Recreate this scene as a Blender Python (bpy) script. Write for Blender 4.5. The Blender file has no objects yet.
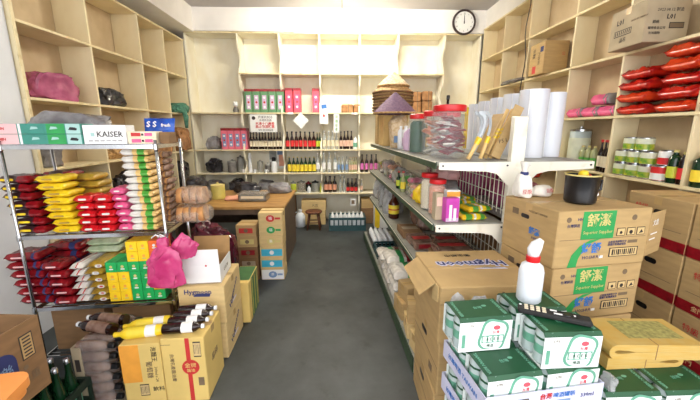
import bpy, bmesh, math, random
from mathutils import Vector, Matrix, noise

# ------------------------------------------------------------------ camera, sky, exposure
SC = bpy.context.scene
COL = SC.collection
cd = bpy.data.cameras.new('camera'); cam = bpy.data.objects.new('camera', cd); COL.objects.link(cam)
cd.sensor_fit = 'HORIZONTAL'; cd.sensor_width = 36.0; cd.lens = 36.0*330/700; cd.clip_start = 0.05
cam.location = (0, 0, 1.45)
cam.rotation_euler = (math.pi/2-math.atan(70/330), 0, -math.atan(12/330*math.cos(math.atan(70/330))))
SC.camera = cam
SKY_STRENGTH = 2.9
W = bpy.data.worlds.new('sky'); SC.world = W; W.use_nodes = True
_bg = W.node_tree.nodes['Background']; _bg.inputs[0].default_value = (0.97, 0.97, 1.0, 1); _bg.inputs[1].default_value = SKY_STRENGTH
LAMP_POWER = (400, 35)          # radiance of the two ceiling tubes
SC.view_settings.view_transform = 'Standard'; SC.view_settings.look = 'None'
SC.view_settings.gamma = 1; SC.view_settings.use_curve_mapping = False
SC.view_settings.exposure = 0.45
random.seed(11)
PI = math.pi
RAD = math.radians

# ------------------------------------------------------------------ materials
_M = {}
def lin(c): return tuple(((v/255)/12.92 if v/255 <= .04045 else ((v/255+.055)/1.055)**2.4) for v in c)
def M(name, col=None, rough=.5, metal=0, var=.10, scale=14, bump=0, alpha=1, stretch=(1,1,1), col2=None, thr=(.35,.65), emit=0, spec=.5, detail=4):
    if name in _M: return _M[name]
    m = bpy.data.materials.new(name); m.use_nodes = True; nt = m.node_tree; N = nt.nodes; L = nt.links
    b = N['Principled BSDF']; c = lin(col)
    tc = N.new('ShaderNodeTexCoord'); mp = N.new('ShaderNodeMapping'); mp.inputs['Scale'].default_value = stretch
    nz = N.new('ShaderNodeTexNoise'); nz.inputs['Scale'].default_value = scale; nz.inputs['Detail'].default_value = detail
    rp = N.new('ShaderNodeValToRGB')
    L.new(tc.outputs['Object'], mp.inputs[0]); L.new(mp.outputs[0], nz.inputs['Vector']); L.new(nz.outputs['Fac'], rp.inputs[0])
    lo = lin(col2) if col2 else tuple(v*(1-var) for v in c); hi = c if col2 else tuple(min(1, v*(1+var)) for v in c)
    rp.color_ramp.elements[0].color = (*lo, 1); rp.color_ramp.elements[1].color = (*hi, 1)
    rp.color_ramp.elements[0].position, rp.color_ramp.elements[1].position = thr
    L.new(rp.outputs[0], b.inputs['Base Color'])
    b.inputs['Roughness'].default_value = rough; b.inputs['Metallic'].default_value = metal
    b.inputs['Alpha'].default_value = alpha; b.inputs['Specular IOR Level'].default_value = spec
    if bump:
        bp = N.new('ShaderNodeBump'); bp.inputs['Strength'].default_value = bump; bp.inputs['Distance'].default_value = .01
        L.new(nz.outputs['Fac'], bp.inputs['Height']); L.new(bp.outputs[0], b.inputs['Normal'])
    if emit:
        L.new(rp.outputs[0], b.inputs['Emission Color']); b.inputs['Emission Strength'].default_value = emit
    _M[name] = m
    return m

M('plaster', (236,232,226), .85, scale=3, var=.05, bump=.08)
M('plaster_grey', (222,224,227), .8, scale=3, var=.06, bump=.08)
M('ceiling_paint', (190,186,184), .9, scale=2, var=.06)
M('cream_paint', (240,234,214), .55, scale=5, col2=(231,221,192), thr=(.3,.62), stretch=(1,1,.5), bump=.03)
M('cream_warm', (236,222,184), .55, scale=5, col2=(224,206,162), thr=(.3,.62), stretch=(1,1,.5), bump=.03)
M('cream_edge', (228,212,168), .55, scale=9, col2=(196,172,120), thr=(.28,.5), bump=.05)
M('shaded_warm_panel', (208,186,150), .6, scale=5, col2=(190,166,128), thr=(.3,.65))  # cubby back panels: warm tan, darkened to paint in the shade inside
M('card', (182,152,102), .8, scale=7, var=.08, stretch=(1,1,6), bump=.02)
M('card_pale', (212,184,128), .8, scale=7, var=.06, stretch=(1,1,6))
M('card_yellow', (220,190,112), .75, scale=6, var=.06)
M('card_dark', (132,100,66), .85, scale=7, var=.12, stretch=(1,1,5))
M('card_grey', (176,160,132), .85, scale=7, var=.10)
M('card_inside', (176,140,92), .9, scale=9, var=.12)
M('tape', (198,166,112), .25, scale=10, var=.05)
M('white', (238,238,236), .5, scale=8, var=.03)
M('white_gloss', (236,238,240), .2, scale=8, var=.03)
M('white_metal', (234,230,214), .4, scale=9, col2=(206,198,172), thr=(.25,.45))
M('roll_white', (216,220,227), .25, scale=4, var=.04)
M('chrome', (205,208,212), .18, metal=1, scale=30, var=.05)
M('green_strip', (62,86,58), .5, scale=20, col2=(36,54,38), thr=(.3,.6))
M('metal_grey', (150,150,142), .4, scale=12, var=.15)
M('black', (22,22,24), .3, scale=15, var=.2)
M('black_matt', (30,29,28), .7, scale=15, var=.2)
M('ink', (52,44,40), .7, var=.1)
M('ink_soft', (120,100,76), .8, var=.1)
M('ink_blue', (44,52,104), .7, var=.1)
M('blue_print', (56,116,190), .6, var=.08)
M('green_print', (42,152,78), .55, var=.06)
M('gold_print', (206,190,120), .6, var=.06)
M('red_print', (196,52,48), .6, var=.06)
M('orange_print', (238,164,62), .6, var=.06)
M('red', (196,26,30), .35, var=.10)
M('red_lid', (206,30,34), .3, var=.06)
M('deep_red', (140,20,30), .3, var=.25, scale=30)
M('bag_red', (206,44,26), .18, col2=(150,16,18), scale=16, thr=(.35,.6), bump=.35)
M('bag_orange', (216,72,32), .18, col2=(184,30,22), scale=14, thr=(.35,.6), bump=.35)
M('bag_pink', (214,84,136), .25, col2=(184,48,104), scale=8, bump=.3)
M('bag_mauve', (190,98,136), .25, col2=(142,62,98), scale=10, thr=(.3,.7), bump=.4)
M('bag_maroon', (104,30,52), .22, col2=(64,16,30), scale=14, bump=.5)
M('bag_grey', (150,148,148), .25, col2=(110,106,108), scale=10, bump=.5)
M('bag_clear', (214,216,216), .12, col2=(160,162,164), scale=16, thr=(.3,.7), bump=.5, alpha=.55)
M('bag_black', (60,58,62), .15, col2=(28,26,30), scale=16, bump=.6)
M('cloth_white', (232,228,218), .85, scale=30, var=.06, bump=.3)
M('cloth_green', (96,150,124), .85, scale=22, col2=(60,110,90), bump=.5)
M('brown_bag', (178,130,82), .7, scale=16, col2=(132,90,54), bump=.4)
M('yellow', (240,206,40), .35, var=.06)
M('yellow_foil', (246,218,44), .25, col2=(226,178,24), scale=18, bump=.25)
M('gold_foil', (196,160,58), .3, col2=(150,116,36), scale=18, bump=.25)
M('red_foil', (220,34,42), .22, col2=(182,16,26), scale=20, bump=.25)
M('dark_red_foil', (150,22,30), .25, col2=(84,12,20), scale=22, bump=.25)
M('dark_foil', (74,44,48), .3, col2=(46,24,28), scale=22, bump=.2)
M('pink_foil', (232,104,150), .3, col2=(214,70,124), scale=18, bump=.25)
M('white_foil', (236,232,224), .25, col2=(206,200,190), scale=22, bump=.3)
M('cookie', (226,190,120), .5, col2=(170,112,58), scale=45, thr=(.32,.42))
M('leaf_green', (80,156,60), .4, var=.12)
M('pale_green_foil', (196,208,176), .3, col2=(150,170,130), scale=18, bump=.3)
M('green_box', (30,168,86), .4, var=.05)
M('yellow_box', (246,204,30), .4, var=.05)
M('orange_box', (238,110,44), .4, var=.05)
M('pink_box', (226,78,96), .4, var=.06)
M('pink_bag_box', (222,110,130), .45, var=.06)
M('pink_pale', (240,190,190), .5, var=.05)
M('teal', (58,138,122), .4, var=.06)
M('teal_pale', (168,206,200), .4, var=.05)
M('blue_foil', (26,92,196), .25, col2=(12,54,150), scale=12, bump=.2)
M('purple_box', (196,62,170), .35, var=.08)
M('lavender_card', (206,206,228), .6, var=.04)
M('beer_green', (22,78,46), .4, var=.06)
M('beer_white', (238,244,240), .35, var=.03)
M('can_grey', (178,192,190), .3, var=.06)
M('emblem_red', (222,84,96), .5, var=.06)
M('beer_mint', (104,164,138), .4, var=.06)
M('can_top', (196,200,204), .25, metal=1, var=.05)
M('glass_dark', (34,16,12), .08, var=.2)
M('glass_brown', (70,26,10), .08, var=.15)
M('glass_green', (16,48,26), .08, var=.15)
M('glass_clear', (214,222,218), .06, var=.04, alpha=.4)
M('glass_tint', (186,190,140), .08, var=.05, alpha=.7)
M('plastic_clear', (206,212,214), .06, var=.04, alpha=.16)
M('plastic_haze', (190,180,168), .12, var=.2, alpha=.3, bump=.4, scale=20)
M('brown_haze', (166,134,116), .15, col2=(120,88,72), scale=18, alpha=.85, bump=.3)
M('bread', (214,160,96), .7, col2=(150,92,48), scale=14)
M('label_cream', (232,220,190), .5, var=.04)
M('label_red', (214,44,44), .5, var=.06)
M('label_yellow', (238,212,60), .5, var=.06)
M('label_lime', (196,206,60), .5, var=.06)
M('label_pink', (226,120,190), .5, var=.06)
M('label_peach', (232,192,170), .5, var=.06)
M('label_blue', (120,150,190), .5, var=.06)
M('label_tan', (226,160,128), .5, var=.06)
M('straw', (214,178,120), .8, col2=(150,104,58), scale=40, stretch=(1,1,3), bump=.4)
M('straw_pale', (236,214,180), .8, col2=(210,178,130), scale=40, bump=.4)
M('straw_purple', (128,98,118), .8, col2=(104,76,104), scale=50, bump=.5)
M('steel', (150,154,156), .3, metal=.9, var=.12)
M('wood_handle', (226,190,124), .5, var=.10, stretch=(1,1,.2))
M('table_wood', (186,144,82), .45, col2=(150,108,56), scale=6, stretch=(1,6,1))
M('table_dark', (92,74,58), .6, var=.15)
M('stool_wood', (112,66,40), .5, col2=(78,42,24), scale=8, stretch=(4,4,1))
M('orange_plastic', (234,150,76), .45, var=.04)
M('crate_teal', (38,74,78), .45, var=.10)
M('crate_green', (52,104,56), .5, var=.12)
M('crate_dark', (26,44,32), .6, var=.12)
M('crate_yellow', (206,190,96), .5, var=.10)
M('joss', (198,168,98), .75, scale=20, stretch=(1,1,12), col2=(198,160,78))
M('joss_print', (158,150,88), .8, var=.3, scale=60)
M('translucent_white', (226,232,238), .3, var=.03)
M('wire_black', (40,40,42), .5, var=.05)
M('clock_face', (240,240,236), .4, var=.02)
M('clock_rim', (58,44,42), .35, var=.1)
M('paper', (236,236,232), .8, var=.03)
M('grey_pottery', (128,124,118), .5, col2=(92,88,84), scale=16)
M('straw_carton', (206,172,110), .8, var=.1)

def floor_material():
    m = bpy.data.materials.new('concrete_floor'); m.use_nodes = True; nt = m.node_tree; N = nt.nodes; L = nt.links; b = N['Principled BSDF']
    tc = N.new('ShaderNodeTexCoord'); n1 = N.new('ShaderNodeTexNoise'); n1.inputs['Scale'].default_value = 1.6; n1.inputs['Detail'].default_value = 9; n1.inputs['Roughness'].default_value = .62
    r1 = N.new('ShaderNodeValToRGB'); r1.color_ramp.elements[0].color = (*lin((33,38,39)), 1); r1.color_ramp.elements[1].color = (*lin((72,77,78)), 1)
    r1.color_ramp.elements[0].position = .34; r1.color_ramp.elements[1].position = .68
    n2 = N.new('ShaderNodeTexNoise'); n2.inputs['Scale'].default_value = 7; n2.inputs['Detail'].default_value = 3
    r2 = N.new('ShaderNodeValToRGB'); r2.color_ramp.elements[0].color = (.55,.55,.55,1); r2.color_ramp.elements[1].color = (1,1,1,1); r2.color_ramp.elements[0].position = .30; r2.color_ramp.elements[1].position = .38
    mx = N.new('ShaderNodeMixRGB'); mx.blend_type = 'MULTIPLY'; mx.inputs[0].default_value = .8
    L.new(tc.outputs['Object'], n1.inputs['Vector']); L.new(tc.outputs['Object'], n2.inputs['Vector'])
    L.new(n1.outputs['Fac'], r1.inputs[0]); L.new(n2.outputs['Fac'], r2.inputs[0]); L.new(r1.outputs[0], mx.inputs[1]); L.new(r2.outputs[0], mx.inputs[2])
    L.new(mx.outputs[0], b.inputs['Base Color']); b.inputs['Roughness'].default_value = .55
    bp = N.new('ShaderNodeBump'); bp.inputs['Strength'].default_value = .15; L.new(n1.outputs['Fac'], bp.inputs['Height']); L.new(bp.outputs[0], b.inputs['Normal'])
    _M['concrete_floor'] = m
floor_material()

# ------------------------------------------------------------------ mesh makers (cached, so alike pieces share data)
_C = {}
def cached(f):
    def g(*a, **k):
        key = (f.__name__, repr(a), repr(sorted(k.items())))
        if key not in _C: _C[key] = f(*a, **k)
        return _C[key]
    return g
def done(bm, name, smooth=False):
    me = bpy.data.meshes.new(name); bm.to_mesh(me); bm.free()
    if smooth:
        for p in me.polygons: p.use_smooth = True
    return me
def pyd(name, v, f, smooth=False):
    me = bpy.data.meshes.new(name); me.from_pydata(v, [], f); me.update()
    bm = bmesh.new(); bm.from_mesh(me); bmesh.ops.recalc_face_normals(bm, faces=bm.faces); bm.to_mesh(me); bm.free()
    if smooth:
        for p in me.polygons: p.use_smooth = True
    return me
@cached
def box(w, d, h, bev=0.0):                    # base-centred box
    bm = bmesh.new(); bmesh.ops.create_cube(bm, size=1)
    bmesh.ops.scale(bm, vec=(w, d, h), verts=bm.verts); bmesh.ops.translate(bm, vec=(0, 0, h/2), verts=bm.verts)
    if bev: bmesh.ops.bevel(bm, geom=list(bm.edges), offset=bev, segments=1, affect='EDGES')
    return done(bm, 'box')
@cached
def lathe(prof, n=16, smooth=True, cap=True):
    v = []; f = []
    for r, z in prof:
        for i in range(n):
            a = 2*PI*i/n; v.append((max(r,1e-4)*math.cos(a), max(r,1e-4)*math.sin(a), z))
    for k in range(len(prof)-1):
        for i in range(n):
            j = (i+1) % n; f.append((k*n+i, k*n+j, (k+1)*n+j, (k+1)*n+i))
    if cap: f.append(tuple(range(n))[::-1]); f.append(tuple((len(prof)-1)*n+i for i in range(n)))
    me = pyd('lathe', v, f)
    if smooth:
        for p in me.polygons:
            p.use_smooth = len(p.vertices) == 4
        try: me.set_sharp_from_angle(angle=RAD(40))
        except Exception: pass
    return me
@cached
def tube(pts, r, n=8, cap=True):
    v = []; f = []; P = [Vector(p) for p in pts]
    for k, p in enumerate(P):
        t = (P[min(k+1, len(P)-1)]-P[max(k-1, 0)]).normalized()
        a = t.orthogonal().normalized() if k == 0 else (a-t*a.dot(t)).normalized()
        b = t.cross(a); rr = r[k] if isinstance(r, (tuple, list)) else r
        for i in range(n):
            q = p+(a*math.cos(2*PI*i/n)+b*math.sin(2*PI*i/n))*rr; v.append(tuple(q))
    for k in range(len(P)-1):
        for i in range(n):
            j = (i+1) % n; f.append((k*n+i, k*n+j, (k+1)*n+j, (k+1)*n+i))
    f.append(tuple(range(n))[::-1]); f.append(tuple((len(P)-1)*n+i for i in range(n)))
    me = pyd('tube', v, f)
    for p in me.polygons: p.use_smooth = len(p.vertices) == 4
    return me
@cached
def prism(poly, t, axis='y'):                 # extrude a 2-D outline, centred on the thickness axis; axis y: (x,z), x: (y,z), z: (x,y)
    n = len(poly); v = []
    for s in (-t/2, t/2):
        for a, b in poly:
            v.append({'y': (a, s, b), 'x': (s, a, b), 'z': (a, b, s)}[axis])
    f = [tuple(range(n)), tuple(range(n, 2*n))]+[(i, (i+1) % n, n+(i+1) % n, n+i) for i in range(n)]
    return pyd('prism', v, f)
@cached
def rrect(w, h, r, n=5):
    out = []
    for cx, cy, a0 in ((w/2-r, h/2-r, 0), (-w/2+r, h/2-r, 90), (-w/2+r, -h/2+r, 180), (w/2-r, -h/2+r, 270)):
        for i in range(n+1):
            a = RAD(a0+90*i/n); out.append((round(cx+r*math.cos(a), 5), round(cy+r*math.sin(a), 5)))
    return tuple(out)
@cached
def pillow(w, d, t, seed=0, bands=(0,), crimp=.012, nx=24, ny=10, wob=.16):
    """sealed packet lying flat: crimped fins at both x ends; bands give the material index by x position"""
    v = []; f = []; rnd = random.Random(seed)
    for side in (0, 1):
        for i in range(nx+1):
            u = i/nx*2-1
            for j in range(ny+1):
                q = j/ny*2-1
                e = max(0, 1-abs(u/.96)**20 if abs(u) < .96 else 0)**.4*max(0, 1-abs(q)**12)**.4*(1-.12*abs(u)**3)
                zz = t/2*e*(1 if side else -1)
                if abs(u) > .96: zz = .0015*(1 if side else -1)+.004*math.sin(q*9)
                nn = (noise.noise(Vector((u*2.3+seed*1.7, q*2.1, side*3)))-.8*abs(noise.noise(Vector((u*5+seed, q*4, side*5)))))*wob*t*e
                v.append((u*w/2, q*d/2*(1-.05*(1-abs(u))), t/2+zz+nn*(.3 if side == 0 else 1)))
    m = (nx+1)*(ny+1)
    for side in (0, 1):
        for i in range(nx):
            for j in range(ny):
                a = side*m+i*(ny+1)+j; q = (a, a+ny+1, a+ny+2, a+1)
                f.append(q if side else q[::-1])
    for i in range(nx):
        for j in (0, ny):
            a = i*(ny+1)+j; f.append((a, a+ny+1, m+a+ny+1, m+a))
    for j in range(ny):
        for i in (0, nx):
            a = i*(ny+1)+j; f.append((a, a+1, m+a+1, m+a))
    me = pyd('pillow', v, f, True)
    mn = min(x.co.z for x in me.vertices)
    mx = max(x.co.z for x in me.vertices)
    for x in me.vertices: x.co.z = (x.co.z-mn)*t/(mx-mn)
    if len(bands) > 1:
        for p in me.polygons:
            u = (p.center.x/w+.5)*.9999; p.material_index = bands[int(u*len(bands))]
    return me
@cached
def blob(sx, sy, sz, seed=0, amp=.18, freq=2.2, sub=4, flat=.75, power=.6, planes=26, pmin=.80):
    """crumpled bag: faceted rounded-box ball with sharp folds and a flattened base"""
    bm = bmesh.new(); bmesh.ops.create_icosphere(bm, subdivisions=sub, radius=1)
    off = Vector((seed*3.1, seed*1.7, seed*.9)); rnd = random.Random(seed*7+3)
    P = []
    for k in range(planes):
        n = Vector((rnd.gauss(0,1), rnd.gauss(0,1), rnd.gauss(0,1))).normalized(); P.append((n, rnd.uniform(pmin, 1.04)))
    for x in bm.verts:
        p = x.co.copy()
        r = min([d/max(n.dot(p), .25) for n, d in P]); r = min(r, 1.12)
        q = Vector([math.copysign(abs(c)**power, c) for c in p]).lerp(p, .35)
        w1 = noise.noise(p*freq+off); w2 = noise.noise(p*freq*2.6+off)
        r = r*(1-amp*1.1*max(0, .35-abs(w1)*2.2)-amp*.7*max(0, .3-abs(w2)*2)+amp*.5*w1)
        q *= r; q.z = max(q.z, -flat)
        x.co = Vector((q.x*sx/2, q.y*sy/2, (q.z+flat)*sz/(1+flat)))
    zs = [v.co.z for v in bm.verts]; xs = [abs(v.co.x) for v in bm.verts]; ys = [abs(v.co.y) for v in bm.verts]
    z0 = min(zs); kz = sz/(max(zs)-z0); kx = sx/2/max(xs); ky = sy/2/max(ys)
    for v in bm.verts: v.co = Vector((v.co.x*kx, v.co.y*ky, (v.co.z-z0)*kz))
    me = done(bm, 'blob', True)
    try: me.set_sharp_from_angle(angle=RAD(38))
    except Exception: pass
    return me
@cached
def text_mesh(s, size, weight=0.0):
    cu = bpy.data.curves.new('t', 'FONT'); cu.body = s; cu.size = size; cu.align_x = 'CENTER'; cu.align_y = 'CENTER'; cu.resolution_u = 1; cu.extrude = .0004; cu.offset = weight
    o = bpy.data.objects.new('t', cu); COL.objects.link(o); bpy.context.view_layer.update()
    me = bpy.data.meshes.new_from_object(o); COL.objects.unlink(o); bpy.data.objects.remove(o)
    return me

# ------------------------------------------------------------------ object helpers
def ob(name, me, mats, parent=None, loc=(0,0,0), rot=(0,0,0), scale=None):
    o = bpy.data.objects.new(name, me); COL.objects.link(o)
    if isinstance(mats, str): mats = [mats]
    while len(me.materials) < len(mats): me.materials.append(None)
    for i, s in enumerate(mats):
        o.material_slots[i].link = 'OBJECT'; o.material_slots[i].material = _M[s]
    if parent: o.parent = parent
    o.location = loc; o.rotation_euler = rot
    if scale: o.scale = scale
    return o
def tag(o, label, cat, group=None, kind=None):
    o['label'] = label; o['category'] = cat
    if group: o['group'] = group
    if kind: o['kind'] = kind
    return o
def thing(name, label, cat, loc=(0,0,0), rz=0, group=None, rot=None):
    o = bpy.data.objects.new(name, None); COL.objects.link(o); o.empty_display_size = .05
    o.location = loc; o.rotation_euler = rot if rot else (0, 0, rz)
    return tag(o, label, cat, group)
def struct(name, lo, hi, mat, label=None):
    w, d, h = (hi[i]-lo[i] for i in range(3))
    o = ob(name, box(round(w,4), round(d,4), round(h,4)), mat, None, ((lo[0]+hi[0])/2, (lo[1]+hi[1])/2, lo[2]))
    o['kind'] = 'structure'
    if label: o['label'] = label
    return o
ORD = ['first','second','third','fourth','fifth','sixth','seventh','eighth','ninth','tenth','eleventh','twelfth','thirteenth','fourteenth']
# prints on the faces of a base-centred box (w,d,h): u to the reader's right, v up, from the face centre
FACE = {'front': lambda w,d,h,u,v,e: ((u,-d/2-e,h/2+v), (PI/2,0,0)), 'back': lambda w,d,h,u,v,e: ((-u,d/2+e,h/2+v), (PI/2,0,PI)),
        'right': lambda w,d,h,u,v,e: ((w/2+e,u,h/2+v), (PI/2,0,PI/2)), 'left': lambda w,d,h,u,v,e: ((-w/2-e,-u,h/2+v), (PI/2,0,-PI/2)),
        'top': lambda w,d,h,u,v,e: ((u,v,h+e), (0,0,0))}
def turned(rot, a):
    return (Matrix.Rotation(rot[2],3,'Z') @ Matrix.Rotation(rot[0],3,'X') @ Matrix.Rotation(a,3,'Z')).to_euler()
def txt(p, dims, face, u, v, s, size, mat, turn=0, weight=0.0, e=.0012, name='lettering'):
    loc, rot = FACE[face](*dims, u, v, e)
    return ob(name, text_mesh(s, size, weight), mat, p, loc, turned(rot, turn))
def dec(p, dims, face, u, v, w, h, mat, name='print', e=.0006, poly=None, turn=0):
    loc, rot = FACE[face](*dims, u, v, e)
    me = prism(poly, .0008, 'z') if poly else prism(((-w/2,-h/2),(w/2,-h/2),(w/2,h/2),(-w/2,h/2)), .0008, 'z')
    return ob(name, me, mat, p, loc, turned(rot, turn))
def disc(r, n=20, sx=1.0): return tuple((round(r*sx*math.cos(2*PI*i/n),5), round(r*math.sin(2*PI*i/n),5)) for i in range(n))
def barcode(p, dims, face, u, v, w, h, n=9):
    dec(p, dims, face, u, v, w, h, 'ink', 'barcode_frame'); dec(p, dims, face, u, v, w*.93, h*.84, 'card_pale', 'barcode_field', e=.0012)
    for i in range(n):
        dec(p, dims, face, u-w*.38+w*.76*i/(n-1), v, w*(.03 if i % 3 else .055), h*.62, 'ink', 'barcode_bar', e=.0018)
def carton(name, label, dims, loc, rz=0, mat='card', group=None, tape=True, cat='carton', seam='front', bev=.004):
    """closed shipping carton: body, top tape, closing seam and lower flap line"""
    t = thing(name, label, cat, loc, rz, group); w, d, h = dims
    ob('body', box(w, d, h, bev), mat, t)
    if tape:
        dec(t, dims, 'top', 0, 0, w*.985, .045, 'tape', 'tape'); dec(t, dims, 'top', 0, 0, w*.985, .002, 'ink_soft', 'flap_seam', e=.0014)
        for fc in ('left', 'right'): dec(t, dims, fc, 0, h*.5-.026, .045, .042, 'tape', 'tape')
    return t
def glued(parent, pts, r, mat, name): return ob(name, tube(tuple(pts), r, 6), mat, parent)

# ------------------------------------------------------------------ the room
YB = 5.33
struct('floor', (-2.55,-3.0,-.1), (2.42,5.45,0), 'concrete_floor')
struct('ceiling', (-2.55,-.9,3.09), (2.42,5.45,3.2), 'ceiling_paint')
struct('wall_back', (-2.55,YB,0), (2.42,5.45,3.09), 'plaster')
struct('wall_left', (-2.55,-.9,0), (-2.42,YB,3.09), 'plaster')
struct('wall_right', (2.285,-.9,0), (2.42,YB,3.09), 'plaster')
struct('wall_left_pier', (-2.42,-.9,0), (-2.155,2.42,2.775), 'plaster_grey')
struct('trim_1', (-1.98,5.0,2.79), (2.1,YB,3.09), 'plaster', 'whitewashed beam above the back shelves')
struct('trim_2', (-2.42,-.9,2.775), (-1.98,YB,3.09), 'plaster', 'boxed beam along the left wall under the ceiling')
struct('trim_3', (2.1,-.9,2.86), (2.285,YB,3.09), 'plaster', 'beam above the right shelves')

def ceiling_lamp(loc, power, label):
    t = thing('fluorescent_lamp', label, 'lamp', loc, 0, 'tube lamps on the ceiling')
    ob('housing', prism(((-.06,.06),(.06,.06),(.045,.0),(-.045,.0)), 1.25, 'x'), 'white_metal', t)
    M(f'tube_lit_{power}', (255,248,232), .5, var=.01, emit=power)
    ob('tube', tube(((-.58,0,-.028),(.58,0,-.028)), .014, 10), f'tube_lit_{power}', t)
    for s in (-1, 1): ob('tube_socket', box(.02,.03,.055), 'white_metal', t, (s*.592,0,-.05))
ceiling_lamp((.15,4.05,3.03), LAMP_POWER[0], 'white fluorescent tube lamp on the ceiling near the back shelves')
ceiling_lamp((0,1.3,3.03), LAMP_POWER[1], 'white fluorescent tube lamp on the ceiling near the shop entrance')
t = thing('pull_switch', 'small white pull switch hanging on a cable below the ceiling', 'switch', (.062,4.6,2.87))
ob('cable', tube(((0,0,.06),(.001,0,.14),(0,0,.22)), .004, 6), 'wire_black', t)
ob('switch_box', box(.055,.04,.06,.006), 'white', t)

# ------------------------------------------------------------------ built-in shelves
def side_shelf(name, label, x0, x1, ys, zs, mat, near=None):
    """open cubby shelf along a side wall; x0 front, x1 back"""
    t = thing(name, label, 'shelf', ((x0+x1)/2, 0, 0)); d = abs(x1-x0); s = 1 if x1 > x0 else -1
    y0, y1 = ys[0], ys[-1]
    ob('back_panel', box(.012, round(y1-y0,4), round(zs[-1]-.02,4)), 'shaded_warm_panel', t, (s*(d/2-.006), (y0+y1)/2, .02))
    for z in zs: ob('shelf_board', box(d-.014, round(y1-y0,4), .02, .002), mat, t, (-s*.007, (y0+y1)/2, z-.02))
    zz = [.02]+list(zs)
    for k in range(len(zz)-1):
        h = zz[k+1]-.02-zz[k]
        for i, y in enumerate(ys):
            if k == 0 and 0 < i < len(ys)-1 and i % 2: continue
            yy = y+(.011 if i == 0 else -.011 if i == len(ys)-1 else 0)
            ob('divider', box(d-.016, .02, round(h,4), .002), mat, t, (-s*.006, yy, zz[k]))
    ob('front_edge', box(.008, .024, zs[-1]), 'cream_edge', t, (-s*(d/2+.001), y0+.012, .0))
    for z in zs: ob('front_edge', box(.006, round(y1-y0-.03,4), .017), 'cream_edge', t, (-s*(d/2+.001), (y0+y1)/2+.012, z-.0185))
    return t
LY = (2.43, 3.15, 3.92, 4.45, 4.998); LZ = (.62, 1.17, 1.675, 2.175, 2.67)
side_shelf('wall_shelf', 'cream painted cubby shelf along the left wall behind the chrome rack', -2.13, -2.415, LY, LZ, 'cream_warm')
RY = (1.33, 1.9, 2.48, 3.05, 3.78, 4.36, 4.985); RZ = (.66, 1.12, 1.555, 1.995, 2.43, 2.84)
side_shelf('wall_shelf', 'cream painted cubby shelf along the right wall behind the white rolls', 2.07, 2.28, RY, RZ, 'cream_warm')

BX = (-1.4, -.82, -.255, .318, .867, 1.535); BZ = (.50, .813, 1.165, 1.70, 2.245, 2.785)
t = thing('wall_shelf', 'cream painted bottle shelf across the back wall below the clock', 'shelf', (0, 5.0, 0))
ob('back_panel', box(4.19, .012, 2.77), 'cream_paint', t, (-.035, .318, .01))
for z in BZ:
    a, b = (-1.41, 1.545) if z == 2.245 else (-2.125, 2.06)
    ob('shelf_board', box(round(b-a,4), .30, .02, .002), 'cream_paint', t, ((a+b)/2, .16, z-.02))
    ob('front_edge', box(round(b-a,4), .006, .017), 'cream_edge', t, ((a+b)/2, .006, z-.0185))
def scallop(h):
    """upright with an S-curved front edge: full depth under the board, cut back lower down"""
    k = .10*min(1, h/.5); p = [(.31,0),(.31,h),(.012,h),(.012,h-1.3*k)]
    for i in range(1, 7):
        a = i/6; p.append((round(.012+.11*(.5-.5*math.cos(a*PI)),4), round(h-1.3*k-a*.35*h,4)))
    for i in range(1, 7):
        a = i/6; p.append((round(.122-.105*(.5-.5*math.cos(a*PI)),4), round(h-1.3*k-.35*h-a*(h*.65-1.3*k),4)))
    return tuple(p)
zz = (.0,)+BZ
for k in range(len(zz)-1):
    h = round(zz[k+1]-.02-zz[k], 4)
    for i, x in enumerate(BX):
        if k == 0 and i in (0, 2, 4): continue
        ob('upright', prism(scallop(h), .022, 'x'), 'cream_paint', t, (x, 0, zz[k]))
for x in (-2.118, 2.05): ob('side_panel', box(.02,.30,2.76,.002), 'cream_paint', t, (x,.16,.0))

# ------------------------------------------------------------------ bottles, cans, jars
def bottle(label, loc, r, h, glass, lab, cap, group=None, kind='wine', neck=None, name='bottle', rot=None, labh=(.16,.5), cat='bottle', emblem=None):
    t = thing(name, label, cat, loc, 0, group, rot)
    if kind == 'wine':  prof = ((r*.9,0),(r,.006),(r,h*.56),(r*.82,h*.64),(r*.45,h*.73),(r*.36,h*.78),(r*.36,h*.93),(r*.42,h*.935),(r*.42,h*.95))
    elif kind == 'beer': prof = ((r*.9,0),(r,.006),(r,h*.52),(r*.7,h*.66),(r*.42,h*.8),(r*.38,h*.95))
    else: prof = ((r*.92,0),(r,.006),(r,h*.72),(r*.8,h*.80),(r*.42,h*.86),(r*.4,h*.93))
    ob('glass_body', lathe(tuple((round(a,5),round(b,5)) for a,b in prof), 12), glass, t)
    top = prof[-1][1]; cr = prof[-1][0]*1.12
    ob('cap', lathe(((cr,0),(cr,h*.06),(cr*.8,h*.072)), 12), cap, t, (0,0,top-h*.012))
    if lab:
        a, b = labh; R = r*1.02
        L = ob('label_band', lathe(((R,0),(R,round(h*(b-a),5))), 12), lab, t, (0,0,h*a))
    if neck: ob('neck_label', lathe(((r*.47,0),(r*.43,round(h*.1,5))), 10), neck, t, (0,0,h*.775))
    return t
def bottle_row(text, n, xs, y, z, r, h, glass, lab, cap, group, kind='wine', neck=None, labh=(.16,.5), rows=1):
    """n bottles between xs; text has {o} for the ordinal from the left"""
    for i in range(n):
        x = xs[0]+(xs[1]-xs[0])*(i/(n-1) if n > 1 else .5)
        bottle(text.format(o=ORD[i]), (x+random.uniform(-.003,.003), y+random.uniform(-.008,.008), z+.001), r, h*random.uniform(.985,1.015), glass, lab, cap, group, kind, neck, labh=labh)
SB = 5.09
g = 'bottles on the back shelf below the white notice'
bottle_row('{o} cream-labelled dark bottle from the left below the red-lettered notice', 11, (-1.31,-.87), SB, 1.165, .021, .25, 'glass_dark', 'label_cream', 'black', g)
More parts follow.
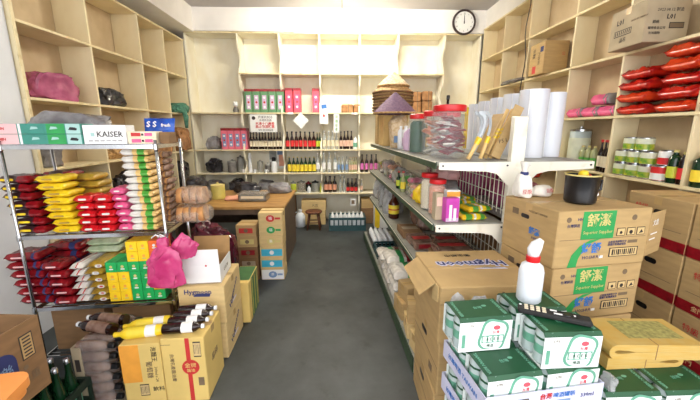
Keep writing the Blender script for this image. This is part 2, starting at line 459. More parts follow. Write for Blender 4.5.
bottle_row('{o} red-labelled dark bottle from the left below the white diamond paper', 7, (-.765,-.365), SB, 1.165, .029, .26, 'glass_dark', 'label_red', 'black', 'red-labelled bottles on the back shelf')
bottle_row('{o} lime-labelled bottle from the left beside the red-labelled bottles', 2, (-.318,-.276), SB+.0, 1.165, .020, .25, 'glass_green', 'label_lime', 'gold_print', 'lime-labelled bottles')
bottle_row('{o} clear spirit bottle from the left beneath the green paper strip', 4, (-.205,-.02), SB, 1.165, .027, .27, 'glass_clear', 'label_cream', 'white', 'clear spirit bottles on the upper bottle row')
bottle_row('{o} pale-labelled dark bottle from the left on upper row beside clear bottles', 4, (.045,.2), SB, 1.165, .0245, .265, 'glass_dark', 'label_peach', 'black', 'dark bottles on the upper bottle row')
bottle('round white bottle with green label at the end of the upper bottle row', (.262,SB,1.166), .033, .19, 'white_gloss', 'beer_mint', 'white', None, 'jug')
bottle_row('{o} yellow-labelled bottle from the left on the middle bottle row', 7, (-.745,-.375), SB, .813, .029, .235, 'glass_green', 'label_yellow', 'gold_print', 'yellow-labelled bottles', labh=(.08,.52))
bottle_row('{o} tall clear bottle with white label on the middle bottle row, from the left', 4, (-.315,-.045-.0), SB, .813, .03, .30, 'glass_clear', 'white', 'white', 'tall clear bottles on the middle row')
bottle_row('{o} small blue-labelled clear bottle from the left on the middle bottle row', 3, (.01,.13), SB, .813, .022, .235, 'glass_clear', 'label_blue', 'metal_grey', 'blue-labelled bottles on the middle row')
bottle_row('{o} peach-labelled clear bottle from the left on the middle bottle row', 4, (.18,.36-.08), SB+.0, .813, .0165, .23, 'glass_tint', 'label_peach', 'wood_handle', 'peach-labelled bottles on the middle row')
bottle_row('{o} pink-labelled dark bottle from the left on the middle bottle row', 4, (.37,.58), SB, .813, .025, .27, 'glass_dark', 'label_pink', 'black', 'pink-labelled bottles on the middle row')
bottle_row('{o} tan-labelled dark bottle from the left on the lowest bottle row', 3, (-.195,-.06), SB, .50, .031, .25, 'glass_dark', 'label_tan', 'black', 'tan-labelled bottles on the lowest row')
bottle_row('{o} clear glass bottle from the left on the lowest bottle row', 2, (.03,.09), SB, .50, .024, .265, 'glass_clear', None, 'white', 'clear bottles on the lowest row')
bottle_row('{o} short red-labelled dark bottle from the left on the lowest bottle row', 3, (.15,.272), SB, .50, .026, .21, 'glass_dark', 'label_red', 'black', 'short red bottles on the lowest row', labh=(.1,.38))
bottle('pale-labelled bottle standing alone at the right end of the lowest row', (.362,SB,.501), .022, .2, 'glass_clear', 'label_peach', 'white')

def gift_box(label, loc, w, d, h, mat, win, group):
    t = thing('gift_box', label, 'box', loc, 0, group); D = (w,d,h)
    ob('body', box(w,d,h,.003), mat, t); ob('lid', box(w+.004,d+.004,.035,.002), 'deep_red' if mat != 'green_print' else 'dark_red_foil', t, (0,0,h-.034))
    dec(t, D, 'front', 0, -.02, w*.56, h*.6, win, 'picture_panel')
    for i in range(3): dec(t, D, 'front', 0, -.02+h*(.2-.2*i), w*.3, h*.09, 'red_print' if i == 1 else 'white', 'print', e=.0012, poly=disc(h*.05, 10))
    return t
M('gift_green', (92,140,96), .45, var=.12); M('lilac', (206,178,206), .5, var=.08)
for i in range(5): gift_box(f'{ORD[i]} green gift box with dark red lid from the left on upper back shelf', (-1.303+i*.115, 5.13, 1.701), .108,.14,.33, 'gift_green', 'lilac', 'green gift boxes')
for i, x in enumerate((-.715,-.598)): gift_box(f'{ORD[i]} pink gift box beside the green ones on the upper back shelf', (x,5.13,1.701), .106,.14,.345, 'pink_box', 'pink_foil', 'pink gift boxes upright')
gift_box('pink gift box standing alone behind the blue-headed card', (-.325,5.15,1.701), .10,.14,.345, 'pink_box', 'pink_foil', 'pink gift boxes upright')
for i in range(4): gift_box(f'{ORD[i]} salmon gift box with blue panel from the left beside the notice', (-1.69+i*.096,5.12,1.166), .090,.14,.31, 'pink_bag_box', 'label_blue', 'salmon gift boxes')
t = thing('packet_box', 'small white box with pink ribbon on the upper back shelf', 'box', (-.06,5.13,1.701)); ob('body', box(.17,.12,.15,.004), 'white', t); ob('ribbon', box(.172,.122,.008), 'pink_foil', t, (0,0,.055))
def wrapped(label, loc, w, d, h, group):
    t = thing('paper_parcel', label, 'parcel', loc, random.uniform(-.05,.05), group)
    ob('body', box(w,d,h,.012), 'brown_bag', t); ob('string', box(.012,d+.004,h+.003), 'ink_soft', t, (w*.1,0,0))
for i, (x,w,h) in enumerate(((.14,.17,.12),(.285,.10,.12),)): wrapped(f'{ORD[i]} low brown parcel right of the small white box on back shelf', (x,5.14,1.701), w,.15,h,'brown parcels low')
for i, (x,z,w,h) in enumerate(((1.0,1.701,.16,.13),(1.17,1.701,.15,.16),(1.335,1.701,.15,.17),(1.0,1.833,.17,.13),(1.165,1.863,.14,.14),(1.335,1.873,.15,.14))):
    wrapped(f'brown paper parcel in the {"lower" if i<3 else "upper"} layer, {ORD[i%3]} from the left behind the hats', (x,5.15,z), w,.16,h,'brown parcels behind the hats')
# little figurine with domed cap
t = thing('figurine', 'small silver cat-shaped figurine on the left end of upper back shelf', 'figurine', (-1.51,5.12,1.701))
ob('body', lathe(((.035,0),(.045,.03),(.032,.07),(.02,.085)), 14), 'grey_pottery', t); ob('head', lathe(((.012,0),(.035,.02),(.036,.05),(.015,.07)), 14), 'white_gloss', t, (0,0,.083))
for s in (-1,1): ob('ear', lathe(((.012,0),(.002,.025)), 8), 'white_gloss', t, (s*.02,0,.14))

# notices fixed to the shelf edge
def sheet(name, label, cat, x, y, z, w, h, rot=0):
    t = thing(name, label, cat, (x,y,z), 0); ob('sheet', prism(((-w/2,-h/2),(w/2,-h/2),(w/2,h/2),(-w/2,h/2)), .003, 'y'), 'paper', t, rot=(0,rot,0)); return t
D0 = (0,.003,0)
t = sheet('notice', 'white shop notice with black and red lettering above the dark bottles', 'notice', -1.085, 4.985, 1.545, .385, .25, 0)
dec(t, D0, 'front', -.14, .075, .0,.0, 'ink', 'logo', poly=disc(.026,14)); txt(t, D0, 'front', .03,.085, '菸害防制法', .042, 'ink'); txt(t, D0, 'front', .03,.042, '本場所全面', .036, 'ink')
txt(t, D0, 'front', .02,-.005, '未滿十八歲者', .046, 'red_print', weight=.001); txt(t, D0, 'front', .02,-.05, '禁止飲酒購買', .046, 'red_print', weight=.001); txt(t, D0, 'front', .03,-.097, '警語 請勿飲酒過量', .026, 'ink')
sheet('note_paper', 'blank white paper hung as a diamond above the red-labelled bottles', 'paper', -.54, 4.985, 1.585, .165, .165, PI/4)
t = sheet('card_sign', 'white card with blue head clipped to the back shelf edge', 'card', -.205, 4.98, 1.685, .125, .30)
dec(t, D0, 'front', 0, .095, .0,.0, 'blue_print', 'print', poly=((-.03,-.03),(.045,-.02),(.04,.035),(-.035,.03))); dec(t, D0, 'front', 0,-.03,0,0,'red_print','print',poly=disc(.022,10,.7))
t = sheet('paper_strip', 'narrow white paper strip with green lettering behind clear bottles', 'paper', -.022, 5.0, 1.545, .08, .27)
for i, c in enumerate('酒價目表'): txt(t, D0, 'front', 0, .09-.06*i, c, .045, 'leaf_green')
for i, x in enumerate((-.69,.245)):
    t = sheet('price_ticket', ['white price ticket on the shelf edge above the diamond paper','white price ticket on shelf edge right of green strip'][i], 'ticket', x, 4.994, 1.687, .085, .03)
# grey oddments over the desk
def canister(label, loc, r, h, mat, lid, cat='canister', name='canister'):
    t = thing(name, label, cat, loc); ob('body', lathe(((r*.95,0),(r,.004),(r,h-.02),(r*.93,h-.012)), 16), mat, t); ob('lid', lathe(((r*1.02,0),(r*1.02,.016),(r*.5,.022),(.012,.03),(.012,.042)), 16), lid, t, (0,0,h-.014)); return t
canister('grey lidded canister at the left end of the middle back shelf', (-1.62,5.12,.814), .07,.17,'grey_pottery','metal_grey')
canister('dark grey lidded pot beside the white tube on middle back shelf', (-1.5,5.14,.814), .05,.23,'metal_grey','grey_pottery')
canister('small grey lidded cup on the middle back shelf near the papers', (-1.08,5.1,.814), .04,.12,'grey_pottery','metal_grey')
canister('silver lidded jar on the middle back shelf', (-1.2,5.13,.814), .045,.16,'metal_grey','metal_grey')
tag(ob('white_tube', lathe(((.028,0),(.03,.01),(.024,.29),(.01,.30)),14), 'white_gloss', None, (-1.345,5.1,.814)), 'tall white plastic tube standing on the middle back shelf', 'tube')
for i in range(3):
    t = thing('cup', f'{ORD[i]} small white cup from the left on middle back shelf edge', 'cup', (-1.44+i*.17,5.045,.814), 0, 'small white cups'); ob('body', lathe(((.018,0),(.026,.05),(.023,.05),(.015,.006)),14),'white_gloss',t); ob('handle', tube(((.022,0,.04),(.04,0,.034),(.04,0,.018),(.02,0,.012)), .003, 6),'white_gloss',t)
t = thing('poster', 'pinned photo poster with grey and white picture above the desk', 'poster', (-.97,5.29,1.0)); ob('sheet', box(.24,.006,.30), 'paper', t, (0,0,-.15))
for (u,v,w,h,m) in ((-.06,.06,.11,.14,'metal_grey'),(.07,-.02,.08,.18,'label_tan'),(.06,.1,.1,.07,'label_blue'),(-.07,-.09,.08,.08,'ink_soft')): dec(t,(.24,.006,0),'front',u,v,w,h,m,'picture')
t = thing('hand_bell', 'white and black plastic thermos leaning below the pinned poster', 'thermos', (-.985,5.1,.814)); ob('body', lathe(((.04,0),(.046,.02),(.044,.14),(.03,.17)),16),'white_gloss',t); ob('cap', lathe(((.03,0),(.034,.05),(.02,.065)),14),'black',t,(0,0,.168))
t.name = 'thermos'
# lowest row containers
canister('yellow-labelled tin on the lowest back shelf', (-.70,5.1,.501), .045,.15,'label_lime','metal_grey', name='tin', cat='tin')
canister('tall clear container on the lowest back shelf beside the yellow tin', (-.58,5.12,.501), .06,.16,'plastic_haze','metal_grey')
canister('dark patterned tin on the lowest back shelf left of the dark bottles', (-.36,5.1,.501), .055,.16,'metal_grey','black', name='tin', cat='tin')
canister('small white pot on the lowest back shelf', (-.455,5.07,.501), .03,.07,'white_gloss','white_gloss', name='pot', cat='pot')
canister('dark tin behind the small white pot on the lowest back shelf', (-.475,5.19,.501), .045,.13,'black','deep_red', name='tin', cat='tin')
bottle('narrow lime bottle right of the dark patterned tin on lowest shelf', (-.275,5.06,.501), .015,.14,'label_lime',None,'yellow')

for i,(x,z,w,h,m) in enumerate(((-1.9,.501,.3,.2,'bag_grey'),(-1.585,.501,.26,.22,'bag_black'),(-1.15,.501,.3,.19,'bag_grey'),(-1.9,.814,.24,.22,'bag_black'),(-1.88,1.166,.22,.2,'bag_grey'))):
    tag(ob('dusty_bag', blob(w,.24,h,201+i,.22,2.4), m, None, (x,5.15,z)), ['grey dusty bag at the left end of the lowest back shelf','black bag on the lowest back shelf behind the desk tin','grey bag on the lowest back shelf behind the steel box','black bag at the left end of the middle back shelf','grey bag left of the salmon gift boxes'][i], 'bag')
# ------------------------------------------------------------------ under the back shelf
t = carton('carton', 'pale carton lying on another behind the wooden stool', (.38,.22,.15), (-.385,5.1,.231), 0, 'card_pale'); txt(t,(.38,.22,.15),'front',.02,0,'大吉',.05,'ink_soft')
carton('carton', 'lower pale carton behind the legs of the wooden stool', (.36,.22,.228), (-.385,5.1,.001), 0, 'card_pale')
t = carton('carton', 'tall reddish carton beside the white jug under the back shelf', (.13,.2,.43), (-.74,5.12,.001), 0, 'card_dark', tape=False); dec(t,(.13,.2,.43),'front',0,-.1,.128,.2,'deep_red'); dec(t,(.13,.2,.43),'front',0,.1,.128,.06,'red_print')
t = thing('jug', 'white plastic jug with handle standing beside the wooden stool', 'jug', (-.585,4.9,.001))
ob('body', lathe(((.066,0),(.074,.01),(.075,.16),(.05,.205),(.026,.22),(.024,.24)),18),'translucent_white',t); ob('handle', tube(((-.04,-.02,.235),(-.075,-.03,.225),(-.083,-.03,.16),(-.066,-.02,.11)),.009,8),'translucent_white',t); ob('cap', lathe(((.03,0),(.03,.025),(.024,.03)),14),'white_gloss',t,(0,0,.238))
t = thing('stool', 'round dark wooden stool in front of the pale cartons', 'stool', (-.37,4.78,.001))
ob('seat', lathe(((.118,0),(.125,.008),(.125,.025),(.115,.033)),24),'stool_wood',t,(0,0,.245))
for i in range(4):
    a = PI/4+i*PI/2; ob('leg', tube(((.135*math.cos(a),.135*math.sin(a),0),(.085*math.cos(a),.085*math.sin(a),.246)), (.014,.018), 8),'stool_wood',t)
for i in range(4):
    a = PI/4+i*PI/2; b = a+PI/2; ob('stretcher', tube(((.113*math.cos(a),.113*math.sin(a),.11),(.113*math.cos(b),.113*math.sin(b),.11)), .008, 6),'stool_wood',t)
def crate(name, label, loc, w, d, h, mat, rz=0, slots=6):
    """plastic crate: floor, four rims, corner posts and slotted sides"""
    t = thing(name, label, 'crate', loc, rz); b = .02
    ob('base', box(w,d,.015), mat, t)
    for s in (-1,1):
        for z0, hh in ((.015,h*.34),(h*.82,h*.18)):
            ob('side_wall', box(w,.014,hh), mat, t, (0,s*(d/2-.007),z0)); ob('side_wall', box(.014,d-.028,hh), mat, t, (s*(w/2-.007),0,z0))
        for k in range(slots): ob('slat', box(.016,.012,round(h*.82-h*.34-.015,4)), mat, t, (-w/2+.008+(w-.016)*k/(slots-1), s*(d/2-.007), .015+h*.34))
        for k in range(1,4): ob('slat', box(.012,.016,round(h*.82-h*.34-.015,4)), mat, t, (s*(w/2-.007), -d/2+d*k/4, .015+h*.34))
    return t
crate('bottle_crate', 'dark teal plastic crate of white-capped bottles under the back shelf', (.128,4.79,.001), .54,.3,.20,'crate_teal', slots=9)
for i in range(8):
    for j in range(4): bottle(f'small white-capped bottle, {ORD[i]} from the left, {ORD[j]} row, in the teal floor crate', (-.0925+i*.063, 4.69+j*.066, .018), .030,.215,'white_gloss',None,'white','white-capped bottles in the teal crate','jug')
carton('carton', 'brown carton with hand hole right of the teal crate under the shelf', (.2,.24,.25), (.455,5.14,.001), 0, 'card_dark')
carton('carton', 'small carton stacked under the back shelf right of the teal crate', (.19,.22,.14), (.45,5.14,.252), 0, 'card')
t = carton('carton', 'yellow and white carton standing under the back shelf end', (.2,.22,.33), (.64,4.88,.001), 0, 'white', tape=False); dec(t,(.2,.22,.33),'front',-.06,0,.075,.328,'yellow'); dec(t,(.2,.22,.33),'front',.05,.03,.06,.1,'label_blue')
t = thing('pillbox', 'white carton with card hung under the shelf beside the brown carton', 'card', (.225,5.0,.30)); t.name='hang_card'; ob('sheet', box(.085,.004,.11), 'paper', t); dec(t,(.085,.004,.11),'front',0,0,.05,.06,'ink_soft')
t['label'] = 'white card hanging from the lowest back shelf edge'

# wall clock
t = thing('wall_clock', 'round wall clock with brown rim and white face on the beam', 'clock', (1.776,4.995,2.925), rot=(PI/2,0,0))
ob('rim', lathe(((.10,.004),(.165,.004),(.168,.02),(.158,.034),(.142,.034),(.138,.02),(.10,.018)),36),'clock_rim',t); ob('face', lathe(((.142,0),(.142,.016)),36),'clock_face',t,(0,0,.006))
for i in range(12):
    a = i*PI/6; ob('numeral', text_mesh(str(12 if i == 0 else i), .03), 'ink', t, (.113*math.sin(a),.113*math.cos(a),.0232))
ob('hour_hand', prism(((-.006,-.015),(.006,-.015),(.003,.07),(-.003,.07)),.002,'z'),'black',t,(0,0,.0245)); ob('minute_hand', prism(((-.004,-.02),(.004,-.02),(.002,.1),(-.002,.1)),.002,'z'),'black',t,(0,0,.0268),(0,0,.03)); ob('hub', lathe(((.008,0),(.008,.006)),10),'black',t,(0,0,.024))

# ------------------------------------------------------------------ chrome rack at the left
RA = RAD(4.9); RK = 1.19; RW, RD = .655*RK, .30*RK; RZS = (.10, .422, .866, 1.372)
def R(u, v, z):
    u *= RK; v *= RK
    return (-1.797+u*math.cos(RA)-v*math.sin(RA), 1.839+u*math.sin(RA)+v*math.cos(RA), z)
t = thing('wire_rack', 'chrome wire shelf rack filled with snack packets and boxes', 'rack', (-1.797,1.839,0), RA)
for u in (0, RW):
    for v in (0, RD):
        p = ob('post', tube(((u,v,.02),(u,v,1.395)), .0095, 10), 'chrome', t); ob('foot', lathe(((.016,0),(.016,.012),(.01,.022)),10), 'black', p, (u,v,0))
        for z in RZS: ob('collar', lathe(((.0135,0),(.0145,.015),(.0135,.03)),10), 'chrome', p, (u,v,z-.03))
for z in RZS:
    s = ob('wire_shelf', box(RW,.008,.022), 'chrome', t, (RW/2,0,z-.024))
    ob('rim', box(RW,.008,.022), 'chrome', s, (0,RD,0))
    for q in (-RW/2, RW/2): ob('rim', box(.008,RD,.022), 'chrome', s, (q,RD/2,0))
    for k in range(1, 9): ob('wire', box(RW,.004,.004), 'chrome', s, (0,RD*k/9,.012))
    for k in range(1, 5): ob('wire', box(.004,RD,.004), 'chrome', s, (-RW/2+RW*k/5,RD/2,.016))
# print helpers for packets --------------------------------------------------
def packet(name, label, u, v, z, w, d, t, mats, bands, group, seed, rz=0, tilt=0, cat='packet', prints=()):
    w *= RK*.965; d *= RK; t *= RK
    o = ob(name, pillow(w,d,t,seed % 3,bands), mats, None, R(u,v,z), (tilt,0,RA+rz))
    for (pu, pw, ph, pm) in prints:
        ob('print', prism(rrect(round(pw*w,4),round(ph*t,4),round(min(pw*w,ph*t)*.4,4),2),.002,'y'), pm, o, (pu*w,-d/2*.985,t*.5))
    return tag(o, label, cat, group)
def stack(text, n, u, v, z, w, d, t, mats, bands, group, lean=0, name='snack_packet', jit=.006, rz=0, prints=()):
    for i in range(n):
        packet(name, text.format(o=ORD[i]), u+lean*i*t+random.uniform(-jit,jit), v+random.uniform(-jit,jit), z+.002+i*t*RK*1.02, w, d, t, mats, bands, group, i+int(u*100), rz+random.uniform(-.05,.05), prints=prints)
Z2 = RZS[2]; Z1 = RZS[1]; Z3 = RZS[3]
db = (0,0,0,0,1,1,2,2,1,1,2,2)
stack('{o} dark red noodle packet from below, outermost left stack on rack middle shelf', 7, .045,.075,Z2,.13,.13,.040,('dark_foil','dark_red_foil'),(0,0,0,0,0,0,0,1,1,1,1,1),'dark red noodle packets', -.14, prints=((-.2,.42,.26,'yellow'),))
stack('{o} dark red noodle packet from below, beside the yellow stack on middle shelf', 7, .115,.225,Z2,.13,.13,.040,('dark_foil','dark_red_foil'),(1,1,1,0,0,0,0,0,0,1,1,1),'dark red noodle packets', -.1, prints=((0,.4,.26,'yellow'),))
stack('{o} yellow noodle packet from below, front yellow stack on middle shelf', 8, .198,.075,Z2,.115,.13,.0345,('yellow_foil',),(0,),'yellow noodle packets', -.14, prints=((-.05,.4,.22,'gold_foil'),))
stack('{o} dull gold packet from below, behind the yellow stack on middle shelf', 7, .245,.225,Z2,.11,.13,.038,('gold_foil',),(0,),'gold packets', -.1)
stack('{o} glossy red packet from below, left red stack on middle shelf', 5, .302,.07,Z2,.078,.13,.036,('red_foil',),(0,),'glossy red packets', -.05, prints=((0,.45,.25,'white_foil'),))
stack('{o} glossy red packet from below, right red stack beside the pink one', 5, .383,.07,Z2,.078,.13,.036,('red_foil',),(0,),'glossy red packets', -.05, prints=((0,.45,.25,'white_foil'),))
stack('{o} pink packet from below, pink stack beside the cookie stack', 6, .459,.08,Z2,.064,.13,.036,('pink_foil',),(0,),'pink packets', -.06, prints=((0,.4,.2,'white_foil'),))
stack('{o} long cookie packet from below, white and green stack on middle shelf', 12, .557,.06,Z2,.13,.1,.033,('white_foil','cookie','leaf_green','orange_box'),(0,0,0,0,0,1,1,2,2,2,1,1),'cookie packets', -.02, 'cookie_packet')
stack('{o} clear brown biscuit pack from below, beside the right front post', 11, .60,.21,Z2,.07,.12,.034,('brown_haze','bread'),(0,0,0,1,1,1,0,0,1,1,0,0),'brown biscuit packs', -.02, 'biscuit_pack')
for i in range(2):
    t = thing('bread_bag', ['lower bag of sliced bread sticking out of the rack','upper bag of sliced bread sticking out of the rack'][i], 'bread', R(.735,.17+.02*i,Z2+.004+i*.115), RA, 'bagged bread')
    for k in range(4): ob('slice', prism(rrect(.13,.095,.03), .034,'x'),'bread',t,(-.065+k*.042,0,.054),(.0,.10*(-1)**k,0))
    ob('wrapper', blob(.24,.165,.112,i+3,.1,2.5), 'plastic_haze', t)
# top of the rack
def long_box(label, u, v, z, w, d, h, parts, group=None):
    w *= RK; d *= RK; h *= RK; parts = [(a*RK,b*RK,m,x,y) for a,b,m,x,y in parts]
    t = thing('long_box', label, 'box', R(u,v,z), RA, group); D = (w,d,h); ob('body', box(w,d,h,.002), 'teal', t)
    for (a, b, m, tx, tm) in parts:
        dec(t, D, 'front', (a+b)/2-w/2, 0, b-a, h*.96, m, 'print')
        if tx: txt(t, D, 'front', (a+b)/2-w/2, 0, tx, h*.36, tm, weight=.0006, e=.0016)
    return t
for i in range(2):
    t = long_box(['lower long pink and teal box on top of the rack','upper long pink and teal box on top of the rack'][i], .125,.055,Z3+.002+i*.0555,.43,.09,.0455,((0,.165,'pink_pale','VITAMIN','red_print'),(.17,.18,'white',None,None),(.195,.275,'teal','',None),(.285,.36,'green_print','',None),(.365,.425,'teal_pale',None,None)), 'long boxes on the rack')
    dec(t,(.43*RK,.09*RK,.0455*RK),'front',.18*RK,0,.0,.0,'black','picture',e=.0014,poly=((-.022,-.006),(.016,-.009),(.022,0),(.012,.007),(-.014,.009)))
    for k,x in enumerate((.02,.1)): dec(t,(.43*RK,.09*RK,.0455*RK),'front',x*RK,.004,.0,.0,'teal_pale','picture',e=.0014,poly=((-.02,-.008),(.02,-.004),(.015,.006),(-.012,.008)))
t = thing('white_box', 'flat white box with black lettering on top of the rack', 'box', R(.437,.05,Z3+.002), RA); D=(.218,.1,.103); ob('body', box(*D,.002),'white',t)
txt(t,D,'front',.026,.0,'KAISER',.043,'ink',weight=.0004); dec(t,D,'front',-.062,0,.018,.02,'teal_pale'); 
for k in range(6): dec(t,D,'front',-.075+k*.03,-.034,.022,.004,'ink')
for i in range(2):
    t = thing('small_box', ['lower small pink printed box beside the white box on the rack','upper small pink printed box beside the white box on the rack'][i],'box',R(.594,.05,Z3+.002+i*.0345),RA); D=(.15,.09,.034); ob('body',box(*D,.002),'label_cream',t); dec(t,D,'front',-.03,0,.05,.02,'red_print' if i else 'pink_foil'); dec(t,D,'front',.035,0,.04,.018,'pink_foil'); dec(t,D,'front',.004,0,.012,.012,'ink')
tag(ob('brown_box', box(.055,.1,.065,.003),'card_dark',None,R(.687,.07,Z3+.002),(0,0,RA)),'small dark brown box at the right end of the rack top','box')
t = thing('blue_packet', 'glossy blue packet with white lettering standing behind the boxes on the rack', 'packet', R(.585,.225,Z3+.012), RA, rot=(RAD(-12),0,RA-.05)); D=(.155,.05,.115)
ob('pouch', pillow(.14,.19,.05,2), 'blue_foil', t, (-.0,.02,.071), (PI/2,PI/2,0)); 
ob('lettering', text_mesh('S S',.05,.0015),'white',t,(-.035,-.034,.095),(PI/2,0,.0)); ob('lettering', text_mesh('fresh',.028,.001),'white',t,(.05,-.034,.09),(PI/2,0,0)); ob('swirl', prism(disc(.02,12,2.0),.002,'y'),'label_blue',t,(.02,-.032,.03))
tag(ob('plastic_bag', blob(.54,.19,.19,5,.16,2.0),'bag_grey',None,R(.16,.225,Z3+.004),(0,0,RA)),'crumpled grey plastic bag lying behind the long boxes on the rack','bag')
# lower shelf
stack('{o} dark red biscuit packet from below, stack jutting left on lower shelf', 6, .0,.088,Z1,.16,.13,.045,('dark_red_foil','ink_blue'),(0,0,0,0,0,0,0,0,0,1,0,0),'dark red biscuit packets', -.16, prints=((-.1,.4,.16,'pink_pale'),))
stack('{o} dark red biscuit packet from below, front stack beside the white packets', 5, .133,.06,Z1,.095,.12,.045,('dark_red_foil','ink_blue'),(1,0,0,0,0,0,0,0,0,0,0,0),'dark red biscuit packets', -.14, prints=((0,.5,.16,'pink_pale'),))
stack('{o} dark red biscuit packet from below, rear stack on lower shelf', 6, .07,.222,Z1,.18,.12,.045,('dark_red_foil','ink_blue'),(0,0,0,0,0,0,0,0,1,1,0,0),'dark red biscuit packets', -.05)
stack('{o} white wafer packet from below, narrow white stack on lower shelf', 6, .218,.14,Z1,.058,.25,.034,('white_foil','red_foil'),(0,0,0,0,0,1,0,0,0,0,0,0),'white wafer packets', -.08)
stack('{o} yellow and white wafer packet from below, wide stack beside yellow boxes', 6, .295,.14,Z1,.082,.25,.035,('gold_foil',),(0,),'yellow wafer packets', -.05, prints=((.18,.4,.45,'white_foil'),(.2,.2,.25,'red_foil')))
t=packet('pale_green_packet','upper pale green packet lying behind the wafer stacks',.26,.22,Z1+.304,.17,.12,.035,('pale_green_foil',),(0,),'pale green packets',1,.05)
packet('pale_green_packet','lower pale green packet lying behind the wafer stacks',.26,.215,Z1+.256,.17,.12,.04,('pale_green_foil',),(0,),'pale green packets',2,-.03)
def snack_box(label, u, k, mat, h=.053, w=.052, v=.085):
    t = thing('snack_box', label, 'box', R(u,v,Z1+.002+k*h*RK), RA, 'small snack boxes'); w*=RK; h*=RK; D=(w,.16,h-.001); ob('body', box(*D,.0015), mat, t)
    dec(t,D,'front',0,.004,.0,.0,'gold_print' if mat=='green_box' else 'white' if mat=='orange_box' else 'orange_print','print',poly=disc(.009,8)); dec(t,D,'front',0,-.012,.022,.007,'white' if mat!='yellow_box' else 'gold_print')
cols = [(.366,['yellow_box','yellow_box','yellow_box','green_box']),(.42,['yellow_box','yellow_box','yellow_box','green_box']),(.474,['green_box']*4+['yellow_box']*2),(.528,['green_box']*4+['yellow_box']*2),(.582,['green_box','yellow_box','yellow_box','yellow_box','orange_box','orange_box'])]
for ci,(u,cl) in enumerate(cols):
    for k,mm in enumerate(cl): snack_box(f'{mm.split("_")[0]} snack box, {ORD[k]} from below in the {ORD[ci]} box column on rack', u, k, mm)
# pink bag tied to the right front post
t = thing('carrier_bag', 'bright pink plastic carrier bag tied to the rack post', 'bag', R(.66,-.055,.545), RA)
ob('body', blob(.23,.10,.26,12,.4,1.6,4,.85,.8,9,.55),'bag_pink',t)
ob('knot', blob(.07,.05,.07,2,.3,2.5,3),'bag_pink',t,(-.01,.015,.235)); ob('ear', blob(.15,.07,.16,4,.36,2.2,4,.8,.8,7,.5),'bag_pink',t,(.055,.04,.15),(0,.55,.3))
ob('string', tube(((-.035,.022,.295),(-.02,.02,.315),(.01,.01,.305),(-.015,.02,.30),(-.05,.03,.31),(-.07,.02,.295)),.004,6),'white',t)

# ------------------------------------------------------------------ left cubbies
t=tag(ob('plastic_bag', blob(.24,.5,.22,1,.2,1.8),'bag_mauve',None,(-2.26,2.82,1.677)),'mauve plastic bag in the nearest left cubby below the top row','bag')
tag(ob('plastic_bag', blob(.22,.42,.17,2,.24,2.2),'bag_black',None,(-2.26,3.46,1.677)),'crumpled black plastic bag in the second left cubby','bag')
tag(ob('plastic_bag', blob(.2,.25,.18,3,.2,2.2),'bag_grey',None,(-2.27,2.64,1.172)),'grey plastic bag in the near left cubby behind the rack top','bag')
tag(ob('straw_bundle', blob(.24,.56,.16,6,.22,2.6),'straw',None,(-2.25,3.5,1.172)),'tied yellow straw bundle on the left shelf behind the rack','bundle')
t = thing('cloth_bag', 'pale green cloth bag bulging from the farthest left cubby', 'bag', (-2.2,4.70,1.677)); ob('body', blob(.34,.34,.13,8,.26,2.4),'cloth_green',t); ob('strap', tube(((.13,-.05,.06),(.17,-.08,-.06),(.16,-.06,-.2)), (.03,.035,.02), 8),'cloth_green',t)
tag(ob('paper_bag', blob(.34,.42,.42,9,.26,2.4),'brown_bag',None,(-2.2,4.18,1.172)),'crumpled brown paper bag in the left cubby below the cloth bag','bag')
tag(ob('paper_bag', blob(.32,.38,.32,4,.26,2.4),'brown_bag',None,(-2.2,4.7,1.172)),'crumpled brown paper bag in the far corner of the left shelf','bag')
for i,(y,s) in enumerate(((2.78,.4),(3.52,.36),(4.18,.32),(4.71,.32))): tag(ob('plastic_bag', blob(.24,s+.06,.42,11+i,.24,2.4),['bag_grey','bag_black'][i%2],None,(-2.235,y,.622)),f'dark plastic bag of goods in the {ORD[i]} lower left cubby','bag','dark bags in the lower left cubbies')

# ------------------------------------------------------------------ floor goods at the left
# open carton with the blue print, on a bottle crate
def open_carton(name, label, dims, loc, rz, mat='card', flaps=((-1.2,-1.0,-2.0,-.6)), group=None, th=.006, inner='card_inside'):
    """open-topped carton: four walls, base and four hinged flaps; flaps = fold angles (front, back, left, right), 0 up, negative outward"""
    t = thing(name, label, 'carton', loc, rz, group); w,d,h = dims
    ob('base', box(w,d,th), inner, t)
    for s in (-1,1):
        ob('wall_panel', box(w,th,h), mat, t, (0,s*(d/2-th/2),0)); ob('wall_panel', box(th,d-2*th,h), mat, t, (s*(w/2-th/2),0,0))
    fl = min(w,d)*.46
    for k,(s,ax) in enumerate(((-1,'y'),(1,'y'),(-1,'x'),(1,'x'))):
        a = flaps[k]
        if a is None: continue
        if ax=='y': ob('flap', box(w-.004,.004,fl), mat, t, (0,s*(d/2-.003),h), (s*a,0,0))
        else: ob('flap', box(.004,d-.004,fl), mat, t, (s*(w/2-.003),0,h), (0,-s*a,0))
    return t
crate('bottle_crate','dark green crate under the carton with the blue print', (-1.385,1.0,.001), .42,.34,.26,'crate_dark',0)
crate('bottle_crate','dark green crate holding green bottles beside the shrink-wrapped pack', (-1.50,1.37,.001), .42,.32,.20,'crate_dark',0)
k=0
for i,x in enumerate((-1.225,-1.31)):
    for j,y in enumerate((.886,.962,1.038,1.114)): bottle(f'dark bottle with pale cap, {ORD[j]} of the {["aisle-side","inner"][i]} row, below the blue-printed carton', (x,y,.018), .032,.30,'glass_dark','label_red','white_gloss','dark bottles below the carton','beer')
